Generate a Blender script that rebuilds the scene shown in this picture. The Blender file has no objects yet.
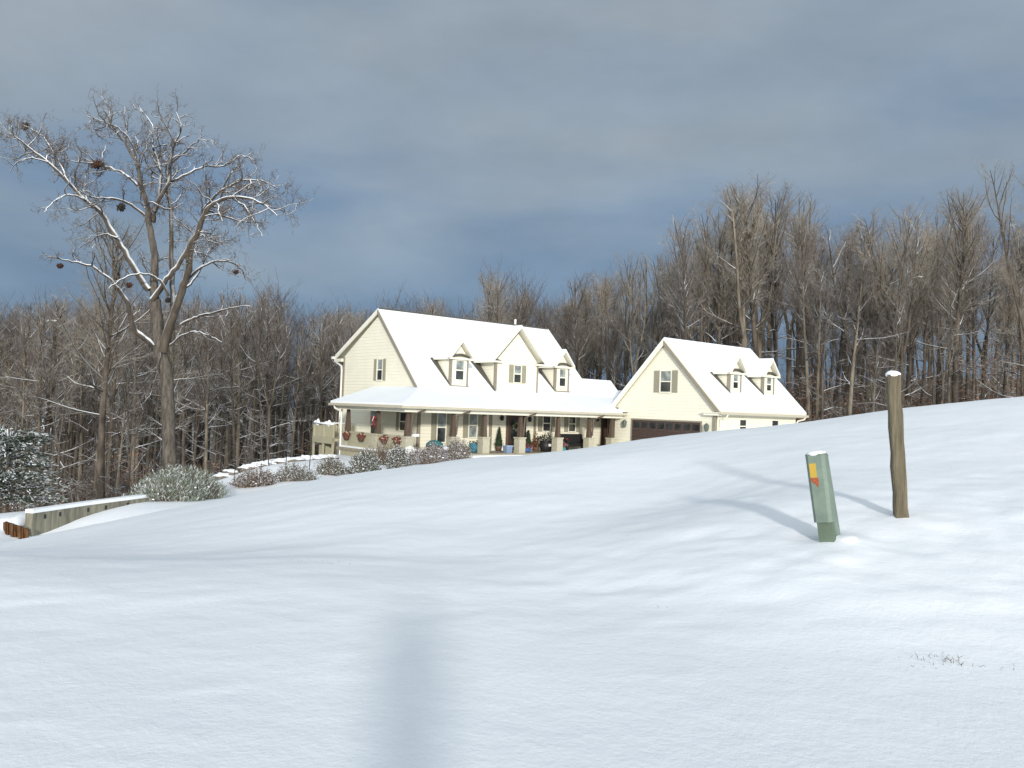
import bpy, math, random
import numpy as np
from math import sin, cos, tan, atan, radians, pi, sqrt
from mathutils import Vector, Matrix, noise

random.seed(11)
scene = bpy.context.scene
col = scene.collection

# ------------------------------------------------------------------ camera
FPX = 809.0
ROLL = atan(0.0365)
PITCH = atan(24.7 * cos(ROLL) / FPX)
RX = np.array([1.0, 0, 0]); FW = np.array([0, cos(PITCH), sin(PITCH)]); UP = np.array([0, -sin(PITCH), cos(PITCH)])

def ray(x, y):
    a = (x - 512) / FPX; b = (y - 384) / FPX
    return FW + (a * cos(ROLL) + b * sin(ROLL)) * RX - (-a * sin(ROLL) + b * cos(ROLL)) * UP

def D(x, y, dep):                       # where a sight line reaches a given depth
    r = ray(x, y); return r * dep / r[1]

def hor(x):
    return 408.7 + 0.0365 * (x - 512)

cam = bpy.data.cameras.new('camera'); co = bpy.data.objects.new('camera', cam); col.objects.link(co)
cx = cos(ROLL) * RX + sin(ROLL) * UP; cy = cos(ROLL) * UP - sin(ROLL) * RX; cz = -FW
co.matrix_world = Matrix(((cx[0], cy[0], cz[0], 0), (cx[1], cy[1], cz[1], 0), (cx[2], cy[2], cz[2], 0), (0, 0, 0, 1)))
cam.sensor_width = 36; cam.lens = 36 * FPX / 1024
cam.clip_start = 0.05; cam.clip_end = 3000
scene.camera = co

TH = radians(50.1)
UX, UY = sin(TH), cos(TH)               # along the long front of the house
VX, VY = -cos(TH), sin(TH)              # away from its front

def W(a, b, z=0.0):
    return (a * UX + b * VX, a * UY + b * VY, z)

# ------------------------------------------------------------------ materials
MATS = {}
def new_mat(name):
    m = bpy.data.materials.new(name); m.use_nodes = True
    nt = m.node_tree; b = nt.nodes['Principled BSDF']
    return m, nt, b

def nd(nt, typ, **kw):
    n = nt.nodes.new(typ)
    for k, v in kw.items():
        if k in n.inputs: n.inputs[k].default_value = v
        else: setattr(n, k, v)
    return n

def mat(name, c, rough=0.7, var=0.12, scale=6.0, metal=0.0, bump=0.0, bscale=30.0, stretch=(1, 1, 1), spec=0.4):
    if name in MATS: return MATS[name]
    m, nt, b = new_mat(name)
    tc = nd(nt, 'ShaderNodeTexCoord'); mp = nd(nt, 'ShaderNodeMapping')
    mp.inputs['Scale'].default_value = stretch
    nt.links.new(tc.outputs['Object'], mp.inputs['Vector'])
    ns = nd(nt, 'ShaderNodeTexNoise', Scale=scale, Detail=5.0, Roughness=0.6)
    nt.links.new(mp.outputs[0], ns.inputs['Vector'])
    cr = nd(nt, 'ShaderNodeValToRGB')
    cr.color_ramp.elements[0].position = 0.3; cr.color_ramp.elements[1].position = 0.7
    cr.color_ramp.elements[0].color = tuple(max(0, x * (1 - var)) for x in c) + (1,)
    cr.color_ramp.elements[1].color = tuple(min(1, x * (1 + var)) for x in c) + (1,)
    nt.links.new(ns.outputs[0], cr.inputs[0]); nt.links.new(cr.outputs[0], b.inputs['Base Color'])
    b.inputs['Roughness'].default_value = rough; b.inputs['Metallic'].default_value = metal
    b.inputs['Specular IOR Level'].default_value = spec
    if bump:
        n2 = nd(nt, 'ShaderNodeTexNoise', Scale=bscale, Detail=4.0)
        nt.links.new(mp.outputs[0], n2.inputs['Vector'])
        bp = nd(nt, 'ShaderNodeBump', Strength=bump, Distance=0.02)
        nt.links.new(n2.outputs[0], bp.inputs['Height']); nt.links.new(bp.outputs[0], b.inputs['Normal'])
    MATS[name] = m
    return m

def snow_mat():
    m, nt, b = new_mat('snow')
    tc = nd(nt, 'ShaderNodeTexCoord')
    n1 = nd(nt, 'ShaderNodeTexNoise', Scale=0.5, Detail=4.0)
    nt.links.new(tc.outputs['Object'], n1.inputs['Vector'])
    cr = nd(nt, 'ShaderNodeValToRGB')
    cr.color_ramp.elements[0].position = .35; cr.color_ramp.elements[1].position = .65
    cr.color_ramp.elements[0].color = (.83, .865, .91, 1); cr.color_ramp.elements[1].color = (.87, .895, .93, 1)
    nt.links.new(n1.outputs[0], cr.inputs[0]); nt.links.new(cr.outputs[0], b.inputs['Base Color'])
    b.inputs['Roughness'].default_value = .62
    b.inputs['Specular IOR Level'].default_value = .25
    n2 = nd(nt, 'ShaderNodeTexNoise', Scale=28.0, Detail=6.0, Roughness=.65)
    n3 = nd(nt, 'ShaderNodeTexNoise', Scale=3.0, Detail=4.0, Roughness=.6)
    nt.links.new(tc.outputs['Object'], n2.inputs['Vector']); nt.links.new(tc.outputs['Object'], n3.inputs['Vector'])
    b1 = nd(nt, 'ShaderNodeBump', Strength=.35, Distance=.012)
    b2 = nd(nt, 'ShaderNodeBump', Strength=.35, Distance=.05)
    nt.links.new(n2.outputs[0], b1.inputs['Height']); nt.links.new(n3.outputs[0], b2.inputs['Height'])
    nt.links.new(b2.outputs[0], b1.inputs['Normal']); nt.links.new(b1.outputs[0], b.inputs['Normal'])
    return m
SNOW = snow_mat()

def snowy(name, c, c2, lo=.35, hi=.7, amount=.5, scale=5.0, rough=.9, stretch=(1, 1, .25), cov=2.0):
    """a surface with snow lying on whatever of it faces up"""
    if name in MATS: return MATS[name]
    m, nt, b = new_mat(name)
    tc = nd(nt, 'ShaderNodeTexCoord'); mp = nd(nt, 'ShaderNodeMapping'); mp.inputs['Scale'].default_value = stretch
    nt.links.new(tc.outputs['Object'], mp.inputs['Vector'])
    ns = nd(nt, 'ShaderNodeTexNoise', Scale=scale, Detail=5.0, Roughness=.65)
    nt.links.new(mp.outputs[0], ns.inputs['Vector'])
    cr = nd(nt, 'ShaderNodeValToRGB'); cr.color_ramp.elements[0].position = .35; cr.color_ramp.elements[1].position = .65
    cr.color_ramp.elements[0].color = c + (1,); cr.color_ramp.elements[1].color = c2 + (1,)
    nt.links.new(ns.outputs[0], cr.inputs[0])
    ge = nd(nt, 'ShaderNodeNewGeometry'); sp = nd(nt, 'ShaderNodeSeparateXYZ')
    nt.links.new(ge.outputs['Normal'], sp.inputs[0])
    mr = nd(nt, 'ShaderNodeMapRange'); mr.inputs['From Min'].default_value = lo; mr.inputs['From Max'].default_value = hi
    nt.links.new(sp.outputs['Z'], mr.inputs['Value'])
    n2 = nd(nt, 'ShaderNodeTexNoise', Scale=cov, Detail=3.0)
    nt.links.new(tc.outputs['Object'], n2.inputs['Vector'])
    m2 = nd(nt, 'ShaderNodeMapRange'); m2.inputs['From Min'].default_value = .62 - amount * .35; m2.inputs['From Max'].default_value = .68 - amount * .35
    nt.links.new(n2.outputs[0], m2.inputs['Value'])
    mu = nd(nt, 'ShaderNodeMath', operation='MULTIPLY')
    nt.links.new(mr.outputs[0], mu.inputs[0]); nt.links.new(m2.outputs[0], mu.inputs[1])
    mx = nd(nt, 'ShaderNodeMixRGB'); mx.inputs['Color2'].default_value = (.85, .88, .92, 1)
    nt.links.new(mu.outputs[0], mx.inputs[0]); nt.links.new(cr.outputs[0], mx.inputs['Color1'])
    nt.links.new(mx.outputs[0], b.inputs['Base Color'])
    b.inputs['Roughness'].default_value = rough; b.inputs['Specular IOR Level'].default_value = .2
    MATS[name] = m
    return m

def siding_mat(name, c):
    m, nt, b = new_mat(name)
    tc = nd(nt, 'ShaderNodeTexCoord'); sp = nd(nt, 'ShaderNodeSeparateXYZ')
    nt.links.new(tc.outputs['Object'], sp.inputs[0])
    mu = nd(nt, 'ShaderNodeMath', operation='MULTIPLY'); mu.inputs[1].default_value = 1 / .18
    fr = nd(nt, 'ShaderNodeMath', operation='FRACT')
    nt.links.new(sp.outputs['Z'], mu.inputs[0]); nt.links.new(mu.outputs[0], fr.inputs[0])
    iv = nd(nt, 'ShaderNodeMath', operation='SUBTRACT'); iv.inputs[0].default_value = 1.0
    nt.links.new(fr.outputs[0], iv.inputs[1])
    bp = nd(nt, 'ShaderNodeBump', Strength=1.0, Distance=.04)
    nt.links.new(iv.outputs[0], bp.inputs['Height']); nt.links.new(bp.outputs[0], b.inputs['Normal'])
    ns = nd(nt, 'ShaderNodeTexNoise', Scale=1.3, Detail=5.0)
    nt.links.new(tc.outputs['Object'], ns.inputs['Vector'])
    cr = nd(nt, 'ShaderNodeValToRGB'); cr.color_ramp.elements[0].position = .3; cr.color_ramp.elements[1].position = .7
    cr.color_ramp.elements[0].color = tuple(x * .95 for x in c) + (1,); cr.color_ramp.elements[1].color = c + (1,)
    nt.links.new(ns.outputs[0], cr.inputs[0]); nt.links.new(cr.outputs[0], b.inputs['Base Color'])
    b.inputs['Roughness'].default_value = .55
    MATS[name] = m
    return m

SIDING = siding_mat('cream_siding', (.83, .795, .65))
TRIM = mat('cream_trim', (.80, .77, .65), .5, .05)
TAUPE = mat('taupe_trim', (.26, .23, .18), .6, .1)
GUTTER = mat('beige_gutter', (.50, .46, .36), .45, .06)
SHUTTER = mat('olive_grey_shutter', (.30, .285, .215), .6, .08)
SHINGLE = mat('dark_shingle', (.085, .08, .068), .9, .3, 20)
COLUMN = mat('brown_column', (.105, .075, .055), .6, .15)
PIER = mat('beige_pier', (.44, .415, .32), .8, .15, 12)
RAIL = mat('olive_tan_rail', (.40, .38, .27), .7, .12, 3, stretch=(6, 6, .5))
DOOR = mat('dark_brown_door', (.06, .032, .024), .45, .2)
GDOOR = mat('brown_garage_door', (.065, .042, .036), .5, .1)
BLACK = mat('black_metal', (.02, .02, .022), .45, .1)
WHITE = mat('white_paint', (.78, .78, .75), .5, .04)
TAN = mat('porch_floor', (.30, .27, .2), .8, .15)
def glass_mat(name, c, rough=.08):
    m, nt, b = new_mat(name)
    tc = nd(nt, 'ShaderNodeTexCoord'); ns = nd(nt, 'ShaderNodeTexNoise', Scale=2.2, Detail=3.0)
    nt.links.new(tc.outputs['Object'], ns.inputs['Vector'])
    cr = nd(nt, 'ShaderNodeValToRGB'); cr.color_ramp.elements[0].position = .4; cr.color_ramp.elements[1].position = .6
    cr.color_ramp.elements[0].color = tuple(x * .6 for x in c) + (1,); cr.color_ramp.elements[1].color = tuple(x * 1.3 for x in c) + (1,)
    nt.links.new(ns.outputs[0], cr.inputs[0]); nt.links.new(cr.outputs[0], b.inputs['Base Color'])
    b.inputs['Roughness'].default_value = rough; b.inputs['Specular IOR Level'].default_value = .8
    return m
GLASS = glass_mat('dark_window_glass', (.03, .035, .035))
BLIND = glass_mat('blind_behind_glass', (.24, .27, .26), .2)

# ------------------------------------------------------------------ mesh helper
class MB:
    def __init__(s):
        s.v = []; s.f = []; s.m = []; s.cur = 0
    def add(s, vs, fs):
        n = len(s.v); s.v.extend(vs); s.f.extend([tuple(i + n for i in f) for f in fs]); s.m.extend([s.cur] * len(fs))
    def hexa(s, p):                       # 8 points: bottom 4 then top 4
        s.add(p, [(0, 3, 2, 1), (4, 5, 6, 7), (0, 1, 5, 4), (1, 2, 6, 5), (2, 3, 7, 6), (3, 0, 4, 7)])
    def box(s, x0, x1, y0, y1, z0, z1, mp=None):
        p = [(x0, y0, z0), (x1, y0, z0), (x1, y1, z0), (x0, y1, z0), (x0, y0, z1), (x1, y0, z1), (x1, y1, z1), (x0, y1, z1)]
        if mp: p = [mp(*q) for q in p]
        s.hexa(p)
    def prism(s, prof, c0, c1, mp):       # prof list of 2-D points, mp(p, q, c)
        n = len(prof)
        vs = [mp(p, q, c0) for p, q in prof] + [mp(p, q, c1) for p, q in prof]
        fs = [tuple(range(n))[::-1], tuple(range(n, 2 * n))] + [(i, (i + 1) % n, n + (i + 1) % n, n + i) for i in range(n)]
        s.add(vs, fs)
    def slab(s, pts, t):                  # polygon extruded down by t
        n = len(pts)
        vs = [tuple(p) for p in pts] + [(p[0], p[1], p[2] - t) for p in pts]
        fs = [tuple(range(n)), tuple(range(n, 2 * n))[::-1]] + [(i, n + i, n + (i + 1) % n, (i + 1) % n) for i in range(n)]
        s.add(vs, fs)
    def tube(s, pts, rad, k=6, cap=True):
        pts = [Vector(p) for p in pts]; n = len(pts)
        if not hasattr(rad, '__len__'): rad = [rad] * n
        vs = []
        ref = None
        for i, p in enumerate(pts):
            d = (pts[min(i + 1, n - 1)] - pts[max(i - 1, 0)])
            d = d.normalized() if d.length > 1e-9 else Vector((0, 0, 1))
            if ref is None: ref = Vector((1, 0, 0)) if abs(d.x) < .8 else Vector((0, 1, 0))
            a = (ref - d * ref.dot(d)).normalized(); b = d.cross(a); ref = a
            for j in range(k):
                t = 2 * pi * j / k
                vs.append(tuple(p + (a * cos(t) + b * sin(t)) * rad[i]))
        fs = [(i * k + j, i * k + (j + 1) % k, (i + 1) * k + (j + 1) % k, (i + 1) * k + j) for i in range(n - 1) for j in range(k)]
        if cap and k > 2:
            fs.append(tuple(range(k))[::-1]); fs.append(tuple((n - 1) * k + j for j in range(k)))
        s.add(vs, fs)
    def lathe(s, prof, c=(0, 0, 0), k=14, sx=1, sy=1):
        vs = [(c[0] + r * cos(2 * pi * j / k) * sx, c[1] + r * sin(2 * pi * j / k) * sy, c[2] + z) for r, z in prof for j in range(k)]
        n = len(prof)
        fs = [(i * k + j, i * k + (j + 1) % k, (i + 1) * k + (j + 1) % k, (i + 1) * k + j) for i in range(n - 1) for j in range(k)]
        fs.append(tuple(range(k))[::-1]); fs.append(tuple((n - 1) * k + j for j in range(k)))
        s.add(vs, fs)
    def blob(s, c, r, amp=.2, seed=0, nu=12, nv=8, freq=1.5):
        vs = []
        for i in range(nv + 1):
            t = pi * i / nv
            for j in range(nu):
                p = 2 * pi * j / nu
                d = Vector((sin(t) * cos(p), sin(t) * sin(p), cos(t)))
                q = 1 + amp * noise.noise(d * freq + Vector((seed * 3.1, seed * 1.7, seed)))
                vs.append((c[0] + d.x * r[0] * q, c[1] + d.y * r[1] * q, c[2] + d.z * r[2] * q))
        fs = [(i * nu + j, (i + 1) * nu + j, (i + 1) * nu + (j + 1) % nu, i * nu + (j + 1) % nu) for i in range(nv) for j in range(nu)]
        s.add(vs, fs)
    def build(s, name, mats, parent=None, smooth=False, off=None):
        me = bpy.data.meshes.new(name)
        vs = s.v if off is None else [(x - off[0], y - off[1], z - off[2]) for x, y, z in s.v]
        me.from_pydata(vs, [], s.f)
        if not isinstance(mats, (list, tuple)): mats = [mats]
        for m in mats: me.materials.append(m)
        if len(mats) > 1: me.polygons.foreach_set('material_index', s.m)
        if smooth: me.polygons.foreach_set('use_smooth', [True] * len(me.polygons))
        me.update()
        o = bpy.data.objects.new(name, me); col.objects.link(o)
        if parent: o.parent = parent
        return o

def fixn(o):
    import bmesh
    bm = bmesh.new(); bm.from_mesh(o.data); bmesh.ops.recalc_face_normals(bm, faces=bm.faces); bm.to_mesh(o.data); bm.free()
    return o

def tag(o, label=None, cat=None, group=None, kind=None):
    if label: o['label'] = label
    if cat: o['category'] = cat
    if group: o['group'] = group
    if kind: o['kind'] = kind
    return o

def empty(name, loc, rz=0, label=None, cat=None, group=None):
    o = bpy.data.objects.new(name, None); o.empty_display_size = .3; col.objects.link(o)
    o.location = loc; o.rotation_euler = (0, 0, rz)
    return tag(o, label, cat, group)

# ------------------------------------------------------------------ terrain
CP = []
def cpx(x, y, d): p = D(x, y, d); CP.append((p[0], p[1], p[2]))
for x in (-9, -6, -3, 0):
    for y in (-8, -3, 0, 3, 5.5, 7.6): CP.append((x, y, -1.6))
for p in ((-16, 4, -1.65), (-16, -4, -1.6), (1.5, 3, -1.6), (1, 0, -1.6), (4, 2.5, -1.6), (4, -3, -1.6), (8, 0, -1.6), (9, 3, -1.5), (14, 0, -1.5), (-.9, 8.2, -1.62), (.75, 6.7, -1.6), (1.33, 5.6, -1.59), (1.85, 5.0, -1.59), (3.1, 4.7, -1.58), (5.5, 4.4, -1.55)): CP.append(p)
cpx(828, 544, 8.1); cpx(901, 519, 8.9); cpx(1024, 500, 9.5); cpx(950, 600, 6.5); cpx(750, 562, 7.5); cpx(610, 542, 9); cpx(660, 585, 7.3)
cpx(860, 640, 5.7); cpx(1000, 650, 5.6)
cpx(440, 558, 9.0)
for q in ((250, 549, 10), (250, 520, 12.5), (250, 500, 16), (250, 493, 21), (350, 545, 9.5), (350, 520, 11.5), (350, 495, 14), (350, 479, 18), (350, 477, 24),
          (450, 545, 9.5), (450, 520, 11.5), (450, 490, 14), (450, 468, 17), (450, 462, 22), (550, 530, 10.3), (550, 500, 12.3), (550, 470, 15), (550, 457, 18), (550, 454, 23),
          (650, 510, 11.5), (650, 480, 13.8), (650, 450, 17), (650, 439, 20.5), (740, 500, 10.5), (740, 470, 13.5), (740, 445, 16.5), (740, 429.5, 20.5),
          (900, 470, 12), (900, 450, 14), (900, 425, 17.5), (1024, 460, 12.5), (1024, 430, 15.5), (1024, 405, 19)): cpx(*q)
cpx(100, 542, 11.5); cpx(100, 523, 17); cpx(0, 552, 10); cpx(0, 546, 17); cpx(-80, 560, 12); cpx(-80, 560, 17)
cpx(28, 541, 22.2); cpx(70, 521, 24.0); cpx(135, 504, 26.3); cpx(200, 498, 28.6); cpx(230, 493, 29.5)
cpx(0, 518, 23); cpx(8, 514, 26); cpx(-60, 525, 24); cpx(-60, 545, 20)
cpx(300, 482, 31); cpx(260, 489, 30); cpx(345, 475, 33); cpx(400, 468, 34); cpx(470, 458, 35.5); cpx(560, 455, 35); cpx(590, 450, 30); cpx(620, 444, 24); cpx(700, 433, 23); cpx(745, 429, 23); cpx(800, 423, 22.5)
cpx(900, 409, 21.5); cpx(1024, 397, 21.5); cpx(22, 546, 21.2); cpx(8, 541, 21.3); cpx(-8, 536, 21.6); cpx(1130, 388, 25)
cpx(232, 475, 33.5); cpx(270, 465, 35); cpx(300, 462, 36.5); cpx(330, 459, 38.5); cpx(360, 462, 37)
def cab(a, b, z): p = W(a, b, z); CP.append(p)
cab(22.5, 31.5, -2.62); cab(26, 31.5, -2.55); cab(30, 31, -2.5); cab(34, 30, -2.55); cab(34, 27, -2.5); cab(36, 24, -1.9); cab(40, 25, -1.7); cab(44, 25, -1.3)
cab(25, 38, -2.6); cab(35, 38, -2.6); cab(45, 30, -1.6); cab(19.5, 33, -3.0); cab(19.5, 37, -3.2); cab(20, 42, -3.6); cab(24, 46, -4); cab(36, 45, -3.2)
for p in ((-18, 32, -5.2), (-14, 36, -5.0), (-9, 42, -4.6), (-22, 27, -4.9), (-30, 36, -6.6), (-30, 55, -8), (-18, 50, -6.6), (-45, 40, -8), (-50, 75, -9), (-20, 80, -8), (0, 70, -5), (5, 90, -5), (20, 60, -2.2), (30, 55, -.8), (30, 80, .5), (45, 50, .5), (50, 75, 2.5), (40, 35, .9), (28, 32, .4), (22, 38, -.5), (15, 33, -1.2), (60, 100, 6), (15, 105, 0), (-60, 110, -10), (0, 120, -6), (25, 15, .4), (40, 15, 1.0), (18, 6, -.9), (30, 0, -1.2), (-30, 15, -4.2), (-40, 0, -3.5), (-25, 5, -2.2), (-30, -8, -2), (40, -8, -1), (200, 60, 8), (-200, 60, -14), (200, 400, 22), (-200, 400, -8), (500, 100, 0), (-500, 100, -14), (500, 500, 30), (-500, 500, -10), (0, 430, -5)): CP.append(p)
CPa = np.array(CP, float)
XY = CPa[:, :2]; C2 = 1.6 ** 2
def _phi(P): return -np.sqrt(((P[:, None, :] - XY[None]) ** 2).sum(-1) + C2)
_n = len(XY); _A = np.zeros((_n + 1, _n + 1)); _A[:_n, :_n] = _phi(XY) - .02 * np.eye(_n) * -1
_A[:_n, _n] = 1; _A[_n, :_n] = 1
_rhs = np.concatenate([CPa[:, 2], [0]])
WT = np.linalg.solve(_A, _rhs)
def zsmooth(P):
    P = np.atleast_2d(np.asarray(P, float))[:, :2]
    out = np.empty(len(P))
    for i in range(0, len(P), 20000):
        q = P[i:i + 20000]; out[i:i + 20000] = _phi(q) @ WT[:_n] + WT[_n]
    return out
def gz(x, y): return float(zsmooth([(x, y)])[0])

def smoothstep(e0, e1, x):
    t = np.clip((x - e0) / (e1 - e0), 0, 1); return t * t * (3 - 2 * t)

_rs = np.random.RandomState(5)
_perm = _rs.rand(256, 256)
def vnoise(x, y):
    xi = np.floor(x).astype(int); yi = np.floor(y).astype(int)
    fx = x - xi; fy = y - yi; fx = fx * fx * (3 - 2 * fx); fy = fy * fy * (3 - 2 * fy)
    g = lambda i, j: _perm[i & 255, j & 255]
    return (g(xi, yi) * (1 - fx) + g(xi + 1, yi) * fx) * (1 - fy) + (g(xi, yi + 1) * (1 - fx) + g(xi + 1, yi + 1) * fx) * fy - .5

ys = [-10.0]
while ys[-1] < 520:
    y = ys[-1]; ys.append(y + (.5 if y < -4 else max(.055, .0105 * y)))
ys = np.array(ys); NS = 620
ss = np.linspace(-1.35, 1.35, NS)
GX = ss[None, :] * (ys[:, None] + 14); GY = np.repeat(ys[:, None], NS, 1)
x = GX.ravel(); y = GY.ravel()
z = zsmooth(np.stack([x, y], 1))
bank = smoothstep(5.0, 7.5, y + np.clip((1.2 - x), 0, 9) * .38)
drift = vnoise(x * .35 + y * .12, y * .6 - x * .15) * .022 + vnoise(x * .9 + y * .4, y * 1.5 - x * .45) * .016 + vnoise(x * .8 + y * .9 + 40, y * 3.2 - x * 2.2) * .010
lump = (vnoise(x * 2.6 + 7, y * 2.9) * .034 + vnoise(x * 6.1, y * 6.7 + 3) * .020 + vnoise(x * 11, y * 13) * .006) * (.35 + .65 * smoothstep(-1, 3, x) * smoothstep(13, 8, y))
road = vnoise(x * .4 + 3, y * .55) * .018 + vnoise(x * .8 + y * .5, y * 1.3) * .009 + vnoise(x * 5, y * 6) * .0022
# a ridge of thrown snow where the slope leaves the flat, and two shallow wheel-wide hollows
z = z + bank * (drift + lump) + (1 - bank) * road
z += .018 * np.exp(-((y - 8.35 + .12 * np.sin(x * 1.2)) / .22) ** 2) * smoothstep(0.2, -1.2, x) * (.5 + vnoise(x * 1.7, y) * .9)
for (ex, ey, el, ew, eh, ea) in ((-1.58, 4.5, .26, .035, .016, .42), (-.95, 4.75, .18, .03, .008, .3), (-3.6, 6.2, .5, .05, .018, .3), (1.0, 5.0, .4, .06, .012, .1), (2.3, 6.2, .35, .07, .02, .5), (-2.4, 3.9, .3, .04, .010, .35), (.4, 7.3, .6, .06, .02, .15), (4.5, 6.6, .4, .09, .03, .3), (5.6, 7.6, .5, .1, .03, -.2), (1.9, 7.4, .5, .09, .03, .4)):
    ca_, sa_ = cos(ea), sin(ea); uu = (x - ex) * ca_ + (y - ey) * sa_; vv = -(x - ex) * sa_ + (y - ey) * ca_
    z += eh * .38 * np.exp(-(uu / el) ** 2) * np.where(vv > 0, np.exp(-(vv / (ew * 3)) ** 2), np.exp(-(vv / ew) ** 2))
# drift collars round the pedestal and the post
for (bx, by, hh) in ((3.36, 8.1, .035), (4.36, 8.88, .03)):
    z += hh * np.exp(-(((x - bx) / .2) ** 2 + ((y - by) / .16) ** 2))
far = smoothstep(30, 60, y); z += far * vnoise(x * .12, y * .12) * 1.0
nr = len(ys)
idx = np.arange(nr * NS).reshape(nr, NS)
faces = np.stack([idx[:-1, :-1], idx[:-1, 1:], idx[1:, 1:], idx[1:, :-1]], -1).reshape(-1, 4)
me = bpy.data.meshes.new('ground')
me.vertices.add(len(x)); me.vertices.foreach_set('co', np.stack([x, y, z], 1).ravel())
me.loops.add(faces.size); me.loops.foreach_set('vertex_index', faces.ravel().astype(np.int32))
me.polygons.add(len(faces)); me.polygons.foreach_set('loop_start', np.arange(0, faces.size, 4, dtype=np.int32))
me.update(calc_edges=True)
me.polygons.foreach_set('use_smooth', np.ones(len(faces), bool))
# leaf litter shows through under the woods
def in_wood(x, y):
    left = smoothstep(34, 40, y + (x + 12) * .35) * smoothstep(-6, -12, x)
    back = smoothstep(60, 66, y - .12 * x)
    right = smoothstep(42, 50, y + .12 * (x - 20)) * smoothstep(20, 26, x)
    return np.clip(left + back + right, 0, 1)
at = me.attributes.new('litter', 'FLOAT', 'POINT'); at.data.foreach_set('value', in_wood(x, y).astype(np.float32))
m, nt, b = new_mat('snow_ground')
src = SNOW.node_tree
tc = nd(nt, 'ShaderNodeTexCoord')
n1 = nd(nt, 'ShaderNodeTexNoise', Scale=.35, Detail=5.0); nt.links.new(tc.outputs['Object'], n1.inputs['Vector'])
cr = nd(nt, 'ShaderNodeValToRGB'); cr.color_ramp.elements[0].position = .35; cr.color_ramp.elements[1].position = .65
cr.color_ramp.elements[0].color = (.82, .855, .905, 1); cr.color_ramp.elements[1].color = (.86, .885, .925, 1)
nt.links.new(n1.outputs[0], cr.inputs[0])
n4 = nd(nt, 'ShaderNodeTexNoise', Scale=1.1, Detail=8.0, Roughness=.7); nt.links.new(tc.outputs['Object'], n4.inputs['Vector'])
cl = nd(nt, 'ShaderNodeValToRGB'); cl.color_ramp.elements[0].position = .5; cl.color_ramp.elements[1].position = .62
cl.color_ramp.elements[0].color = (.07, .05, .035, 1); cl.color_ramp.elements[1].color = (.6, .6, .6, 1)
nt.links.new(n4.outputs[0], cl.inputs[0])
aa = nd(nt, 'ShaderNodeAttribute', attribute_name='litter')
mx = nd(nt, 'ShaderNodeMixRGB'); nt.links.new(aa.outputs['Fac'], mx.inputs[0]); nt.links.new(cr.outputs[0], mx.inputs[1]); nt.links.new(cl.outputs[0], mx.inputs[2])
nt.links.new(mx.outputs[0], b.inputs['Base Color'])
b.inputs['Roughness'].default_value = .6; b.inputs['Specular IOR Level'].default_value = .25
n2 = nd(nt, 'ShaderNodeTexNoise', Scale=26.0, Detail=6.0, Roughness=.68); n3 = nd(nt, 'ShaderNodeTexNoise', Scale=4.0, Detail=5.0, Roughness=.6)
nt.links.new(tc.outputs['Object'], n2.inputs['Vector']); nt.links.new(tc.outputs['Object'], n3.inputs['Vector'])
b1 = nd(nt, 'ShaderNodeBump', Strength=.36, Distance=.012); b2 = nd(nt, 'ShaderNodeBump', Strength=.35, Distance=.03)
nt.links.new(n2.outputs[0], b1.inputs['Height']); nt.links.new(n3.outputs[0], b2.inputs['Height'])
nt.links.new(b2.outputs[0], b1.inputs['Normal']); nt.links.new(b1.outputs[0], b.inputs['Normal'])
me.materials.append(m)
ground = bpy.data.objects.new('ground', me); col.objects.link(ground); tag(ground, 'smooth snow covered ground rising to the right', kind='structure')

# ------------------------------------------------------------------ houses
HA, HB, HZ = 23.1, 35.0, -2.35
GA, GB, GZ0 = 35.9, 26.05, -2.5
ANG = math.atan2(UY, UX)

def frame(a0, b0, z0):
    return lambda a, b, z: (a - a0, b - b0, z - z0)

def facade(fr, bf):                       # wall seen from the front: s along, o outwards
    return lambda s, o, z: fr(s, bf - o, z)
def gablew(fr, af):
    return lambda s, o, z: fr(af - o, s, z)

def prt(mb, name, m, parent, smooth=False):
    return fixn(mb.build(name, m, parent, smooth))

def window(parent, mp, s0, s1, z0, z1, fw=.07, blind=True, shutters=0, both_blind=False):
    f = MB(); zm = (z0 + z1) / 2
    f.box(s0 - fw, s0, -.02, .05, z0 - fw, z1 + fw, mp); f.box(s1, s1 + fw, -.02, .05, z0 - fw, z1 + fw, mp)
    f.box(s0, s1, -.02, .05, z1, z1 + fw, mp); f.box(s0 - .02, s1 + .02, -.02, .07, z0 - fw, z0, mp)
    f.box(s0, s1, .0, .035, zm - .03, zm + .03, mp)
    w = prt(f, 'window', TRIM, parent)
    p = MB(); p.box(s0, s1, -.02, .012, zm + .03, z1, mp); prt(p, 'pane', BLIND if blind else GLASS, w)
    p = MB(); p.box(s0, s1, -.02, .012, z0, zm - .03, mp); prt(p, 'pane', BLIND if both_blind else GLASS, w)
    if shutters:
        for (q0, q1) in ((s0 - fw - .02 - shutters, s0 - fw - .02), (s1 + fw + .02, s1 + fw + .02 + shutters)):
            h = MB(); h.box(q0, q1, .0, .03, z0 - fw * .6, z1 + fw * .6, mp)
            h.box(q0 + .0, q0 + .035, .03, .05, z0 - fw * .6, z1 + fw * .6, mp); h.box(q1 - .035, q1, .03, .05, z0 - fw * .6, z1 + fw * .6, mp)
            nsl = int((z1 - z0) / .09)
            for i in range(nsl):
                zz = z0 + (z1 - z0) * (i + .5) / nsl
                h.box(q0 + .035, q1 - .035, .03, .042, zz - .02, zz + .02, mp)
            prt(h, 'shutter', SHUTTER, parent)
    return w

def gable_face(fr, mb, prof, a0, a1, mirror=False):
    pass

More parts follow.
